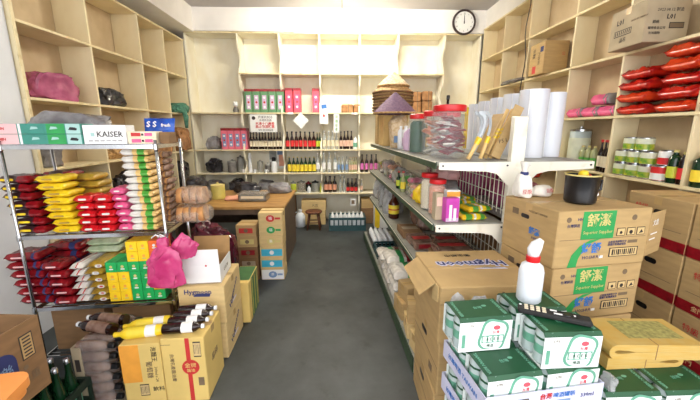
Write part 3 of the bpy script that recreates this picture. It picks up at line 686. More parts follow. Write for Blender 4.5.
for i,y in enumerate((1.265,1.335,1.405,1.475)):
    for j,x in enumerate((-1.345,-1.425,-1.505)): bottle(f'green bottle with white cap, {ORD[i]} row, {ORD[j]} from the aisle in the dark crate', (x,y,.018), .033,.33,'glass_green','beer_mint' if j==0 else None,'can_top','green bottles in the dark crate','beer')
# boards carrying the carton: another closed carton below it
carton('carton','flat brown carton lying below the blue-printed carton on the crate', (.16,.34,.16), (-1.46,1.0,.262), 0,'card_dark',tape=False)
t = open_carton('carton','open brown carton with large blue print at the left edge', (.36,.42,.31), (-1.39,1.03,.425), RAD(-4), 'card_dark', (None,None,-.9,None)); D=(.36,.42,.31)  # dark board colour carries the shade on this carton
dec(t,D,'right',.03,-.03,0,0,'ink_blue','print',poly=rrect(.15,.22,.05)); txt(t,D,'right',.03,.0,'快樂',.06,'label_blue',.0,e=.0018); txt(t,D,'right',.03,-.06,'SNACKS',.028,'label_blue',e=.0018)
dec(t,D,'right',.15,.06,.05,.1,'ink','barcode_frame'); dec(t,D,'right',.15,.06,.042,.09,'card','barcode_field',e=.0014)
for k in range(6): dec(t,D,'right',.15,.025+.014*k,.03,.006,'ink','barcode_bar',e=.002)
txt(t,D,'right',.14,-.07,'淨重',.04,'ink_soft'); dec(t,D,'right',.13,-.02,0,0,'ink_soft','print',poly=disc(.01,8))
# orange bench corner
t = thing('bench', 'orange plastic bench with rounded corners at the lower left edge', 'bench', (-1.072,.738,.001), RAD(10))
ob('seat', prism(rrect(.17,.54,.05), .03,'z'),'orange_plastic',t,(0,0,.635)); ob('seat_rim', prism(rrect(.15,.52,.045), .03,'z'),'orange_plastic',t,(0,0,.61))
for sx in (-1,1):
    for sy in (-1,1): ob('leg', tube(((sx*.065,-.10+sy*.135,0),(sx*.055,-.10+sy*.12,.61)),(.015,.018),8),'orange_plastic',t)
# shrink-wrapped pack of brown bottles lying on their sides
t = thing('shrink_pack', 'shrink-wrapped tray of brown bottles with black caps beside orange carton', 'pack', (-1.262,1.69,.001))
ob('tray_end', box(.012,.30,.36),'card_grey',t,(-.105,0,0)); ob('tray_base', box(.2,.30,.008),'card_grey',t); dec(t,(.222,.312,.36),'front',-.085,.08,.024,.07,'ink','barcode_frame')
ob('tray_front', box(.045,.006,.36),'card_grey',t,(-.085,-.153,0))
prof=((.027,0),(.03,.01),(.03,.10),(.022,.13),(.012,.15),(.012,.165))
for i in range(6):
    for j in range(5):
        if j>1 and i<5: continue
        b=ob('bottle', lathe(prof,12),'brown_haze',t,(-.095,-.119+j*.06,.04+i*.062),(0,PI/2,0)); ob('cap', lathe(((.0165,0),(.0165,.026),(.013,.03)),12),'black',b,(0,0,.155))
ob('film', box(.15,.302,.375,.02),'plastic_clear',t,(-.02,0,.004))
for i,(x,y,z,a) in enumerate(((-1.23,1.59,.40,2.9),(-1.22,1.68,.40,3.0))):
    bottle(['nearer','farther'][i]+' brown-labelled bottle lying on top of the shrink-wrapped pack', (x+.03,y+.03,.412), .031,.24,'glass_dark','brown_haze','white_gloss','bottles lying on the shrink pack','jug',rot=(0,PI/2,a),labh=(.1,.62))
# cartons in front of the rack
t = carton('carton','yellow carton with orange panel in front of the rack', (.2,.27,.365), (-1.05,1.685,.001), RAD(5),'card_yellow'); D=(.2,.27,.365)
dec(t,D,'front',-.052,.07,.094,.22,'orange_print'); txt(t,D,'front',.065,.12,'泡麵王',.03,'ink',-PI/2,e=.0014); txt(t,D,'front',.035,.03,'葡萄糖',.034,'ink_soft',-PI/2,e=.0014); txt(t,D,'front',.068,0,'300ml x 24',.02,'ink_soft',-PI/2)
barcode(t,D,'front',.0,-.09,.045,.07,6); txt(t,D,'front',.07,-.09,'飲料',.03,'ink',e=.0014)
t = carton('carton','yellow carton with red stripe and round red seal in front of the rack', (.222,.27,.385), (-.83,1.70,.001), RAD(2),'card_yellow'); D=(.222,.27,.385)
dec(t,D,'front',.025,0,.022,.384,'red_print'); dec(t,D,'front',.032,.02,0,0,'red_print','seal',e=.0012,poly=disc(.045,24)); txt(t,D,'front',.032,.03,'金牌',.03,'card_yellow',e=.0026); txt(t,D,'front',.032,.0,'醬油',.022,'card_yellow',e=.0026)
barcode(t,D,'front',.073,.125,.038,.09,5); txt(t,D,'front',-.06,.02,'台灣名產醬油膏',.024,'ink_soft',-PI/2); txt(t,D,'front',-.085,.16,'-----',.03,'ink_soft'); dec(t,D,'front',.08,-.07,.03,.05,'ink_soft')
txt(t,D,'right',.0,.0,'易碎',.05,'ink_soft')
for i,(v,a) in enumerate(((0,2.95),(.085,3.02))):
    t = bottle(['nearer','farther'][i]+' yellow sauce bottle lying across the orange-panel carton', (-.955,1.635+v,.3975), .030,.235,'yellow','label_yellow','yellow','yellow bottles lying on a carton','jug',rot=(0,-PI/2,.2+.05*i),labh=(.1,.7)); 
    ob('print_band', lathe(((.0313,0),(.0313,.05)),12),'white',t,(0,0,.03))
for i in range(4):
    t = bottle(f'{ORD[i]} sauce bottle with white label lying on the red-stripe carton, from the front', (-.935,1.605+i*.062,.416), .028,.21,'glass_dark','white','white_gloss','sauce bottles lying on the red-stripe carton','jug',rot=(0,PI/2,.12),labh=(.45,.72))
def hyg(label, dims, loc, rz, group=None):
    t = carton('carton', label, dims, loc, rz, 'card_pale', group); w,d,h=dims
    txt(t,dims,'front',-.02,h*.36,'Hygmoon',w*.15,'ink_blue',weight=.001); dec(t,dims,'front',.0,h*.27,0,0,'ink_blue','swoosh',poly=((-.05,-.008),(.05,-.01),(.056,.012),(-.03,.012)))
    txt(t,dims,'right',0,0,'Hygmoon',d*.16,'ink_blue',RAD(35),weight=.001); dec(t,dims,'right',.0,-h*.22,d*.3,.01,'lavender_card')
    return t
hyg('lower pale carton with dark blue lettering behind the sauce bottles', (.275,.36,.252), (-.86,2.09,.001), RAD(1))
hyg('upper pale carton with dark blue lettering, under the white open box', (.28,.36,.252), (-.858,2.085,.2555), RAD(2))
t = open_carton('open_box','open white box with raised flaps on the pale lettered carton', (.24,.26,.115), (-.87,2.07,.51), RAD(4),'white',(-.10,-.22,-.5,None)); ob('contents', box(.2,.2,.05,.01),'brown_bag',t,(0,0,.01))
for c in t.children:
    if c.name.startswith('flap') and (c.location.y > .05 or c.location.x < -.05) or c.name.startswith('wall_panel') and c.location.y > .05: c.material_slots[0].material = _M['card_inside']
txt(t,(.24,.26,.115),'right',0,0,'LOT 8',.035,'ink_soft'); dec(t,(.24,.27,.3),'front',.04,-.03,0,0,'red_print','seal',poly=disc(.006,8)); t['category']='box'
t = carton('carton','narrow yellow carton with green side behind the lettered cartons', (.14,.32,.33), (-.755,2.47,.001), RAD(2),'card_yellow',tape=False); D=(.14,.32,.33); dec(t,D,'right',.03,0,.22,.328,'crate_green'); dec(t,D,'top',0,.02,.13,.26,'crate_green')
for k in range(3): dec(t,D,'right',-.05+k*.08,0,.02,.3,'crate_yellow',e=.0014)
# desk and stacked boxes at the back left
t = thing('desk', 'low wooden desk with dark side panels in front of the back shelves', 'desk', (-1.12,3.76,.001)); DW,DD,DH=1.14,.96,.69
ob('desk_top', box(DW,DD,.03,.004),'table_wood',t,(0,0,DH-.03)); 
for s in (-1,1): ob('side_panel', box(.03,DD-.06,DH-.03),'table_dark',t,(s*(DW/2-.03),0,0))
ob('modesty_panel', box(DW-.1,.02,.36),'table_dark',t,(0,DD/2-.1,.29)); ob('apron', box(DW-.1,.02,.06),'table_dark',t,(0,-DD/2+.05,DH-.092))
lab = [('white',None),('card_pale','blue_foil'),('card_pale','blue_foil'),('card_pale','orange_print'),('card_pale','green_print'),('card_pale','red_print')]
names = ['white','cyan','cyan','yellow','green','red']; M('cyan_print',(60,176,206),.5,var=.06)
cols6 = ['label_blue','cyan_print','cyan_print','gold_print','green_print','red_print']
for i in range(6):
    D=(.225,.19,.1125); t = carton('small_carton', f'small carton with {names[i]} emblem, {ORD[i]} from below in the stack by the desk', D, (-.655+random.uniform(-.004,.004),3.15,.001+i*.114), random.uniform(-.03,.03),'card_pale',tape=(i==5))
    if i==0: t['label']='white-fronted small carton at the bottom of the stack by the desk'; dec(t,D,'front',0,0,.215,.1,'white')
    if i in (1,2): dec(t,D,'front',0,0,.2,.07,'cyan_print'); dec(t,D,'front',0,0,0,0,'white','emblem',e=.0014,poly=disc(.022,12))
    else:
        dec(t,D,'front',-.0,.0,0,0,cols6[i],'emblem',e=.0014,poly=disc(.034,14,1.2)); txt(t,D,'front',0,0,'福' if i>3 else '茶',.035,'white',e=.0024); dec(t,D,'front',.07,0,.05,.02,cols6[i])
for i in range(5):
    D=(.19,.2,.112); t = carton('small_carton', f'dim brown small carton, {ORD[i]} from below in the shorter stack by the desk', D, (-.885,3.15+random.uniform(0,.02),.001+i*.113), random.uniform(-.05,.05),'card_dark' if i in (0,1,2) else 'card',tape=(i==4)); dec(t,D,'front',0,0,.13,.05,['card_grey','card_grey','deep_red','gold_print','red_print'][i]); dec(t,D,'front',0,0,0,0,'ink_soft','emblem',e=.0014,poly=disc(.02,10))
for i,(x,y,z,s) in enumerate(((-1.13,2.87,.001,.66),(-1.1,2.5,.001,.5),(-1.66,2.85,.001,.6))): tag(ob('plastic_bag', blob(.42,.34,s,21+i,.22,2.2),'bag_maroon',None,(x,y,z)),['tall maroon plastic bag in front of the desk','maroon plastic bag behind the white open box','maroon plastic bag behind the wire rack'][i],'bag','maroon bags by the desk')
# things on the desk
t = thing('steel_box','shallow steel box with glass lid on the desk','box',(-.93,3.62,.692)); ob('body', box(.3,.2,.075,.006),'steel',t); ob('lid', box(.315,.215,.012,.003),'plastic_haze',t,(0,0,.076)); ob('lid_handle', tube(((-.05,0,.088),(-.05,0,.105),(.05,0,.105),(.05,0,.088)),.005,6),'steel',t); dec(t,(.3,.2,.075),'front',0,.01,.24,.03,'label_cream')
canister('dull yellow biscuit tin on the desk behind the bread bags', (-1.36,3.72,.692), .075,.155,'crate_yellow','gold_print','tin','tin')
tag(ob('paper_packet', pillow(.16,.1,.05,1),'label_tan',None,(-1.17,3.62,.692),(0,0,.2)),'small tan packet on the desk beside the steel box','packet')
tag(ob('dark_bag', blob(.26,.3,.26,31,.2,2.2),'bag_black',None,(-1.6,3.72,.692)),'black bag on the left end of the desk','bag')
tag(ob('grey_bag', blob(.3,.2,.13,33,.2,2.2),'bag_grey',None,(-.72,4.05,.692)),'grey plastic bag at the far right corner of the desk','bag')
tag(ob('grey_bag', blob(.36,.22,.14,34,.2,2.2),'bag_black',None,(-1.12,4.05,.692)),'dark bag at the far edge of the desk behind the steel box','bag')

for i,(u,w) in enumerate(((.16,.3),(.47,.34))): carton('carton', ['left','right'][i]+' dark brown box added for the shade under the wire rack', (w,.26,.29), R(u,.15,.104), RA, 'card_dark', None)  # added dark cartons standing in for the shade below the rack

# ------------------------------------------------------------------ gondola shelf at the right of the aisle
GA = RAD(2.4); GL = 2.5
def G(x, y, z): return (.955+x*math.cos(GA)-y*math.sin(GA), 1.75+x*math.sin(GA)+y*math.cos(GA), z)
gon = thing('gondola_shelf', 'white double-sided shop gondola with green edge strips and wire back', 'shelf', (.955,1.75,0), GA)
for y in (0, GL/2, GL): ob('post', box(.075,.04,1.52,.004), 'white_metal', gon, (0,y,0))
br = ((-.43,-.038),(-.43,0),(-.038,0),(-.038,-.125),(-.05,-.125),(-.075,-.10),(-.11,-.065),(-.17,-.05),(-.3,-.045))
GZ = (.60, .945, 1.285)
for z in GZ:
    for s in (-1, 1):
        sh = ob('shelf_panel', box(.40, GL, .018, .002), 'metal_grey', gon, (s*.232, GL/2, z-.018))
        ob('price_strip', box(.008, GL, .038), 'green_strip', sh, (s*.204, 0, -.021))
        ob('strip_lip', box(.004, GL, .005), 'white_metal', sh, (s*.209, 0, .013))
        for k, y in enumerate((-.024, GL/2, GL+.024)):
            b = ob('bracket', prism(br, .008, 'y'), 'white_metal', gon, (0, y, z-.001 if k != 1 else z-.02), (0,0,0 if s < 0 else PI))
            if k == 0 :
                for q in (-.41,-.06): ob('bolt', lathe(((.005,0),(.005,.004)),8), 'black', b, (q, -.004*(-1 if s>0 else 1), -.018), (PI/2*(1 if s<0 else -1),0,0))
for s in (-1, 1):
    d = ob('base_deck', box(.47, GL, .12, .004), 'metal_grey', gon, (s*.275, GL/2, 0)); ob('kick_strip', box(.006, GL, .10), 'green_strip', d, (s*.239,0,.01))
for z0, z1 in ((.15,.57),(.63,.92),(.97,1.26)):
    for k in range(1, 50): 
        if abs(k-25) < 1: continue
        ob('grid_wire', box(.004,.004,round(z1-z0,3)), 'white_metal', gon, (0, k*GL/50, z0))
    for k in range(4):
        for h in (0, 1): ob('grid_wire', box(.004, GL/2-.05, .004), 'white_metal', gon, (.004, GL/4+h*GL/2, z0+.02+(z1-z0-.04)*k/3))
# -------- top shelf, left side
def jar(label, loc, r, h, content, lid='red_lid', group=None, fill=.8, seed=0):
    t = thing('plastic_jar', label, 'jar', loc, 0, group)
    if content:
        if isinstance(content, tuple):
            rnd = random.Random(seed)
            for k in range(content[1]):
                a = rnd.uniform(0,2*PI); q = r*.5*math.sqrt(rnd.random()); zz = .028+fill*h*k/content[1]
                ob('sachet', pillow(r*1.1,r*.7,.014,k%3), content[0] if k%3 else content[2], t, (q*math.cos(a),q*math.sin(a),zz), (rnd.uniform(-.4,.4),rnd.uniform(-.4,.4),rnd.uniform(0,3)))
        else: ob('contents', lathe(((r*.85,0),(r*.88,h*fill*.9),(r*.6,h*fill)),14), content, t, (0,0,.006))
    ob('clear_wall', lathe(tuple((round(a,5),round(b,5)) for a,b in ((r*.95,0),(r,.008),(r*.97,h*.3),(r,h*.5),(r,h*.8),(r*.86,h*.88))),20), 'plastic_clear', t)
    l = ob('lid', lathe(((round(r*.9,5),0),(round(r*.92,5),.004),(round(r*.92,5),round(h*.11,5)),(round(r*.84,5),round(h*.125,5))),24), lid, t, (0,0,h*.875)); return t
SH = GZ[2]+.002
jar('large clear jar with red lid and red-white sachets on the gondola top', G(-.29,.24,SH), .103,.305,('deep_red',30,'white_foil'),seed=3,fill=.66)
jar('clear jar with red lid and dark green contents on the gondola top', G(-.345,.70,SH), .066,.275,'beer_green')
jar('clear jar with red lid just behind the large jar on gondola top', G(-.30,.47,SH), .08,.285,('label_tan',18,'white_foil'),seed=5,fill=.66)
jar('clear jar with red lid at the gondola centre behind the large jar', G(-.12,.68,SH), .082,.29,('bag_mauve',16,'white_foil'),seed=6,fill=.66)
bottle('dark slim bottle rising behind the large red-lidded jar', G(-.07,.87,SH), .028,.42,'glass_dark','label_red','black',None,'wine')
for i,(x,y) in enumerate(((-.35,1.22),(-.33,1.13),(-.345,1.04))): bottle(f'{ORD[i]} white plastic bottle from the far end beside the purple packs', G(x,y,SH), .028,.20,'white_gloss','lilac' if i else None,'white','white bottles on gondola top','jug')
for i in range(3): 
    t = thing('shampoo_pack', f'{ORD[i]} purple and red plastic pack from the far end on gondola top', 'pack', G(-.35,.95-.055*i,SH), GA, 'purple packs on gondola top'); D=(.075,.045,.15+.012*i); ob('pouch', box(*D,.012),'lilac',t); dec(t,D,'front',0,-.02,.045,.06,'red_print'); ob('cap', lathe(((.012,0),(.012,.025)),10),'white',t,(0,0,D[2]))
for i,x in enumerate((-.2,-.1)): bottle(['left','right'][i]+' yellow-capped clear bottle among the jars on gondola top', G(x,.98,SH), .03,.21,'glass_tint','label_yellow','yellow',None,'jug')
# hats
def hat(label, loc, r, h, mat, group=None, tip='straw_pale'):
    t = thing('conical_hat', label, 'hat', loc, random.uniform(0,3), group)
    ob('cone', lathe(((r,0),(r,.006),(round(r*.55,4),round(h*.52,4)),(round(r*.14,4),round(h*.92,4)),(round(r*.05,4),h),(round(r*.1,4),round(h*.86,4)),(round(r*.53,4),round(h*.44,4)),(round(r*.95,4),-.004)),28,True,False), mat, t)
    ob('brim_ring', lathe(((r-.004,-.008),(r+.004,-.004),(r+.004,.008),(r-.004,.008)),28,True,False), 'straw' if mat!='straw' else 'card_dark', t)
HX = G(-.30,1.86,0)
for i in range(8): hat(f'{ORD[i]} conical straw hat from below in the tall hat stack' if i<7 else 'topmost pale conical straw hat on the tall hat stack', (HX[0]+random.uniform(-.008,.008),HX[1],1.648+i*.03+(.035 if i==7 else 0)), .212 if i<7 else .165,.165 if i<7 else .15,'straw' if i<7 else 'straw_pale','stacked conical hats')
t = thing('hat_carton','tall brown carton carrying the stacked straw hats','carton',G(-.29,1.86,SH),GA); ob('body', box(.26,.26,.355,.005),'straw_carton',t); dec(t,(.26,.26,.355),'front',0,0,.06,.1,'paper')
hp = G(-.37,1.40,0)
hat('purple-brown woven conical hat in front of the straw hat stack', (hp[0],hp[1],1.60), .2,.185,'straw_purple')
t = thing('rice_sack','cream sack with blue print under the purple conical hat','sack',G(-.34,1.40,SH),GA); ob('body', blob(.18,.18,.308,41,.06,2,3,.8,.45),'straw_pale',t); dec(t,(.2,.21,.26),'front',-.03,-.05,.05,.06,'label_blue')
t = carton('carton','tall brown carton at the far end of the gondola top', (.2,.16,.36), G(-.31,2.25,SH), GA,'card',tape=False)
# sickles bundled in an upright carton
t = thing('sickle_carton','leaning brown carton holding sickles and wooden handles on gondola top','carton',G(-.095,.13,SH+.02),0,rot=(0,RAD(22),GA)); D=(.075,.11,.27)
ob('wall_panel', box(.004,.11,.30),'card',t,(.045,0,0)); ob('wall_panel', box(.004,.11,.23),'card',t,(-.045,0,0)); ob('wall_panel', box(.086,.004,.12),'card',t,(0,.053,0)); ob('base', box(.09,.11,.004),'card_inside',t); ob('front_board', box(.055,.004,.30),'card',t,(.02,-.055,0)); ob('lettering', text_mesh('P5 L',.03),'ink',t,(.02,-.058,.1),(PI/2,-PI/5,0))
def sickle(label, loc, rot, blade=True, seed=0):
    s = thing('sickle',label,'sickle',loc,0,'sickles in the carton',rot)
    ob('handle', tube(((0,0,0),(0,0,.13)),(.012,.010),8),'wood_handle',s); ob('grip_tape', lathe(((.0125,0),(.0125,.035)),8),'yellow',s,(0,0,.09))
    pts=[]; 
    for k in range(9):
        a=k/8*PI*.62; pts.append((round(-.062+.062*math.cos(a),4), round(.13+.12*math.sin(a),4)))
    for k in range(8,-1,-1):
        a=k/8*PI*.58; pts.append((round(-.062+.047*math.cos(a),4), round(.13+.10*math.sin(a),4)))
    ob('blade', prism(tuple(pts),.003,'y'),'steel',s)
sickle('nearest sickle leaning left of the brown tool carton', G(-.165,.07,SH+.008), (RAD(-4),RAD(20),GA))
sickle('second sickle with yellow grip leaning by the tool carton', G(-.215,.10,SH+.008), (RAD(-4),RAD(24),GA))
sickle('farthest sickle leaning beside the large jar', G(-.245,.05,SH+.008), (RAD(2),RAD(28),GA))
for i in range(3):
    s = thing('wooden_handle', f'{ORD[i]} pale wooden tool handle with yellow bands leaning in the carton, from the left','handle',G(-.115+.028*i,.115+.0*i,SH+.006),0,'wooden tool handles',(0,RAD(22),GA)); ob('shaft', tube(((0,0,0),(0,0,.29)),(.012,.011),8),'wood_handle',s)
    for k in range(3): ob('band', lathe(((.0128,0),(.0128,.012)),8),'yellow',s,(0,0,.12+.022*k))
# white rolls on the right side of the top
for i,(x,y,r,h) in enumerate(((.225,.25,.080,.395),(.385,.31,.072,.385),(.235,.45,.08,.39),(.25,.66,.08,.385),(.265,.88,.078,.38),(.285,1.10,.078,.375))):
    t = thing('plastic_roll', ['nearest upright white plastic roll behind the gondola post','upright white plastic roll at the outer edge of gondola top','second upright white roll back along the gondola','third upright white roll back along the gondola','fourth upright white roll back along the gondola','farthest upright white roll beside the yellow board'][i],'roll',G(x,y,SH),0,'white plastic rolls'); ob('sheet_roll', lathe(((r,0),(r,h),(.03,h)),24),'roll_white',t); ob('core', lathe(((.028,0),(.028,.004)),16),'card',t,(0,0,h)); ob('loose_edge', box(.003,.012,h-.004),'white',t,(-r*.72,-r*.70,.0),(0,0,-.78))
tag(ob('yellow_board', box(.045,.012,.36),'yellow_foil',None,G(.245,1.22,SH),(0,0,GA)),'narrow bright yellow board upright beside the farthest white roll','board')
# -------- second shelf, left side
S2 = GZ[1]+.002
jar('nearer red-lidded jar of biscuits on the gondola second shelf', G(-.345,.22,S2), .055,.215,'label_tan')
jar('farther red-lidded jar of biscuits on the gondola second shelf', G(-.35,.36,S2), .058,.235,'label_cream')
t = thing('purple_box','bright purple and white box at the near end of the second shelf','box',G(-.325,.045,S2),GA+.1); D=(.078,.05,.135); ob('body', box(*D,.002),'purple_box',t); dec(t,D,'front',-.012,-.015,.016,.09,'white'); dec(t,D,'front',.014,-.025,.016,.07,'white'); dec(t,D,'front',0,-.055,.076,.02,'lilac')
t = thing('grey_box','slim grey box just left of the purple box on second shelf','box',G(-.385,.09,S2),GA+.1); D=(.045,.05,.155); ob('body', box(*D,.002),'card_grey',t); dec(t,D,'front',0,.03,.03,.05,'label_peach')
t = thing('tissue_box','small orange and white box behind the purple box','box',G(-.29,.125,S2),GA); D=(.08,.05,.165); ob('body', box(*D,.002),'paper',t); dec(t,D,'front',0,.06,.078,.03,'orange_print')
for i,(x,y,z,a) in enumerate(((-.19,.09,0,.1),(-.17,.24,0,-.1),(-.13,.38,0,.15),(-.15,.12,.040,.25),(-.16,.26,.040,-.2),(-.12,.39,.040,.1))):
    tag(ob('snack_bag', pillow(.15,.12,.038,i%3,(0,0,1,1,1,0,2,0,0,1,1,0)),('yellow_foil','leaf_green','white_foil'),None,G(x,y,S2+z),(0,0,a)),f'{ORD[i]} yellow and green snack bag from the front on the second shelf','bag','yellow and green snack bags')
tag(ob('plastic_bag', blob(.19,.34,.15,51,.16,2),'bag_clear',None,G(-.14,.62,S2)),'clear plastic bag of pale pink goods behind the snack bags','bag')
tag(ob('pink_packet', blob(.18,.26,.09,52,.14,2),'pink_pale',None,G(-.14,.62,S2+.155)),'pale pink packet lying on the clear bag below the gondola top','packet')
for i,(x,y,s,h,m) in enumerate(((-.33,.52,.1,.14,'yellow_foil'),(-.33,.68,.12,.12,'bag_clear'),(-.31,.84,.14,.16,'bag_clear'),(-.32,1.03,.14,.13,'leaf_green'),(-.3,1.2,.16,.15,'bag_clear'),(-.3,1.42,.2,.16,'bag_grey'),(-.3,1.68,.2,.18,'bag_clear'),(-.3,1.95,.22,.18,'bag_grey'),(-.3,2.22,.22,.16,'bag_clear'))):
    gb = thing('goods_bag', f'{ORD[i]} small bag of goods from the jars along the second shelf', 'bag', G(x,y,S2), GA, 'bags along the second shelf')
    ob('wrapper', blob(.16,s,h,61+i,.2,2.4), 'bag_clear' if m=='bag_grey' else m if i in (0,3) else 'plastic_haze', gb)
    for q in range(3): ob('packet', pillow(.1,s*.6,h*.25,q), ['label_tan','pink_foil','label_lime','white_foil','yellow_foil'][(i+q*2)%5], gb, (0,0,.01+q*h*.26), (0,0,.3*q-.3))
for i,(y,h,m,l) in enumerate(((.95,.17,'glass_tint','label_yellow'),(1.12,.15,'glass_green','label_lime'))): bottle(['yellow-labelled','lime-labelled'][i]+' small bottle among the bags on the second shelf', G(-.38,y-.0,S2), .022,h,m,l,'red')
# -------- third shelf
S1 = GZ[0]+.002
t = bottle('brown sauce bottle with big yellow label on the third gondola shelf', G(-.355,1.40,S1), .052,.27,'glass_brown','label_yellow','leaf_green',None,'wine',labh=(.18,.5)); ob('print_band', lathe(((.0536,0),(.0536,.012)),12),'red_print',t,(0,0,.085))
for i,(y,h) in enumerate(((1.62,.26),(1.86,.28),(2.12,.28),(2.35,.26))): tag(ob('plastic_bag', blob(.24,.22,h,71+i,.2,2.2),'bag_clear',None,G(-.31,y,S1)),f'{ORD[i]} clear plastic bag past the sauce bottle on the third shelf','bag','clear bags on the third shelf')
for i,(x,y,z,a) in enumerate(((-.31,.62,0,.05),(-.2,.32,0,.1),(-.2,.30,.056,-.06),(-.33,.88,0,0),(-.125,.60,.0,.0))):
    t = thing('flat_box', f'{ORD[i]} flat brown and pink box on the third shelf above the carton','box',G(x,y,S1+z),GA+a,'flat boxes on the third shelf'); D=(.16 if x<-.3 else .22 if y<.5 else .18,.24 if x<-.3 else .2,.054); ob('body', box(*D,.003),'card_dark' if i%2 else 'brown_haze',t); dec(t,D,'top',0,0,D[0]*.8,D[1]*.3,'red_print' if i%2==0 else 'card_grey'); dec(t,D,'front',0,0,D[0]*.7,.03,'deep_red')
for i,(x,y) in enumerate(((-.16,1.0),(-.16,1.2))): tag(ob('plastic_bag', blob(.18,.14,.17,81+i,.2,2.2),'brown_haze',None,G(x,y,S1)),f'{["nearer","farther"][i]} brown packet in clear wrap near the sauce bottle','packet')
# -------- base deck
S0 = .122
t = thing('bottle_tray','low dark tray under the white bottles at the gondola far end','tray',G(-.36,2.1,S0),GA); ob('base', box(.26,.5,.012),'black',t)
for s in (-1,1): ob('rim', box(.012,.5,.04),'black',t,(s*.124,0,.012)); ob('rim', box(.236,.012,.04),'black',t,(0,s*.244,.012))
for i in range(4):
    for j in range(8): bottle(f'small white bottle, {ORD[i]} from the aisle, {ORD[j]} row, in the low dark tray', G(-.45+i*.06,1.895+j*.058,S0+.013), .024,.105,'white_gloss',None,'white','white bottles in the low tray','jug')
t = crate('crate','low dark blue crate beside the tissue packs on the gondola base', G(-.37,1.66,S0), .24,.28,.10,'crate_teal',GA)
for i,(y,z,m) in enumerate(((1.33,0,1),(1.33,.09,1),(1.02,0,0),(1.02,.09,0),(1.02,.18,1),(.72,0,0),(.72,.09,0),(.72,.18,0))):
    t = thing('tissue_pack', f'white, green and red tissue pack, {ORD[i%3 if i>4 else (i-2 if i>1 else i)]} layer, {["nearest","middle","farthest"][2 if i<2 else 1 if i<5 else 0]} stack on gondola base','pack',G(-.375+random.uniform(-.01,.01),y,S0+z),GA,'tissue packs'); ob('wrap', pillow(.26,.27,.088,i%3,(0,0,0,0,0,1,1,0,2,2,0,0),crimp=.02),('white_foil','green_print','deep_red'),t); 
for i,(x,y,z,w,d,h,a,m) in enumerate(((-.43,.47,0,.16,.18,.13,.1,'card'),(-.43,.24,0,.15,.17,.11,-.1,'card_pale'),(-.44,.05,0,.13,.14,.12,.12,'card_pale'),(-.42,.45,.132,.13,.16,.12,.2,'card'),(-.42,.22,.112,.16,.13,.13,-.2,'card'))):
    carton('small_carton', ['farthest low carton','middle low carton','nearest low carton','farther upper carton','nearer upper carton'][i]+' of the loose brown cartons on the gondola base', (w,d,h), G(x,y,S0+z), GA+a, m, 'loose cartons on the gondola base', cat='carton')
# -------- right side of the gondola
tag(ob('plastic_bag', blob(.3,.5,.2,91,.16,1.8),'bag_mauve',None,G(.24,.36,S2)),'purple-pink plastic bag on the far side of the gondola wire back','bag')
tag(ob('plastic_bag', blob(.26,.4,.1,92,.16,1.8),'bag_red',None,G(.22,.36,S2+.21)),'red bag lying on the purple-pink bag under the gondola top','bag')
for i,(y,m) in enumerate(((.85,'bag_mauve'),(1.3,'bag_red'),(1.8,'bag_mauve'))): tag(ob('plastic_bag', blob(.3,.4,.26,95+i,.16,1.8),m,None,G(.23,y,S2)),f'{ORD[i]} bag behind the wire back beyond the purple-pink bag','bag','bags behind the wire back')
for i,(y,m) in enumerate(((.4,'card_dark'),(.95,'card_dark'),(1.5,'card'),(2.05,'card_dark'))): carton('carton',f'{ORD[i]} dim carton behind the wire back on the third shelf, from the front',(.3,.44,.26),G(.24,y,S1),GA,m,'dim cartons behind the wire')

# ------------------------------------------------------------------ cartons at the gondola end
t = carton('carton','brown carton with upside-down blue and white lettering on its lid', (.445,.42,.267), (.6425,1.475,.5375), RAD(1.5),'card'); D=(.445,.42,.267)
txt(t,D,'top',.01,.03,'Hygmoon',.086,'lavender_card',PI,weight=.007,e=.0016); txt(t,D,'top',.01,.03,'Hygmoon',.086,'ink_blue',PI,weight=.0012,e=.003); dec(t,D,'top',.06,-.025,0,0,'lavender_card','swoosh',poly=((-.06,-.004),(.1,-.012),(.09,.008),(.0,.012))); txt(t,D,'top',-.02,.14,'衛生紙巾',.035,'ink',PI,e=.0016)
txt(t,D,'front',.12,.09,'MADE IN TAIWAN',.02,'ink_soft'); dec(t,D,'front',.0,.055,.44,.002,'ink_soft'); dec(t,D,'front',.05,.1,0,0,'ink_soft','print',poly=disc(.007,8))
ob('side_flap', box(.004,.3,.09),'card',t,(-.2255,0,.262),(0,RAD(-128),0)); ob('corner_flap', prism(((0,0),(.09,0),(.07,-.09),(.0,-.07)),.004,'x'),'card_pale',t,(-.2255,-.19,.26))
for k,z in enumerate((.0005,.269)):
    D=(.43,.41,.266); t = carton('carton',['bottom','middle'][k]+' brown carton with hand hole in the pile at the gondola end', D, (.647,1.475,z), RAD(-1+2*k),'card'); dec(t,D,'left',-.02,.06,0,0,'black','hand_hole',poly=rrect(.085,.028,.013)); dec(t,D,'left',0,.0,.4,.003,'ink_soft','fold_line')
    dec(t,D,'left',.1,-.06,.05,.04,'ink_soft')
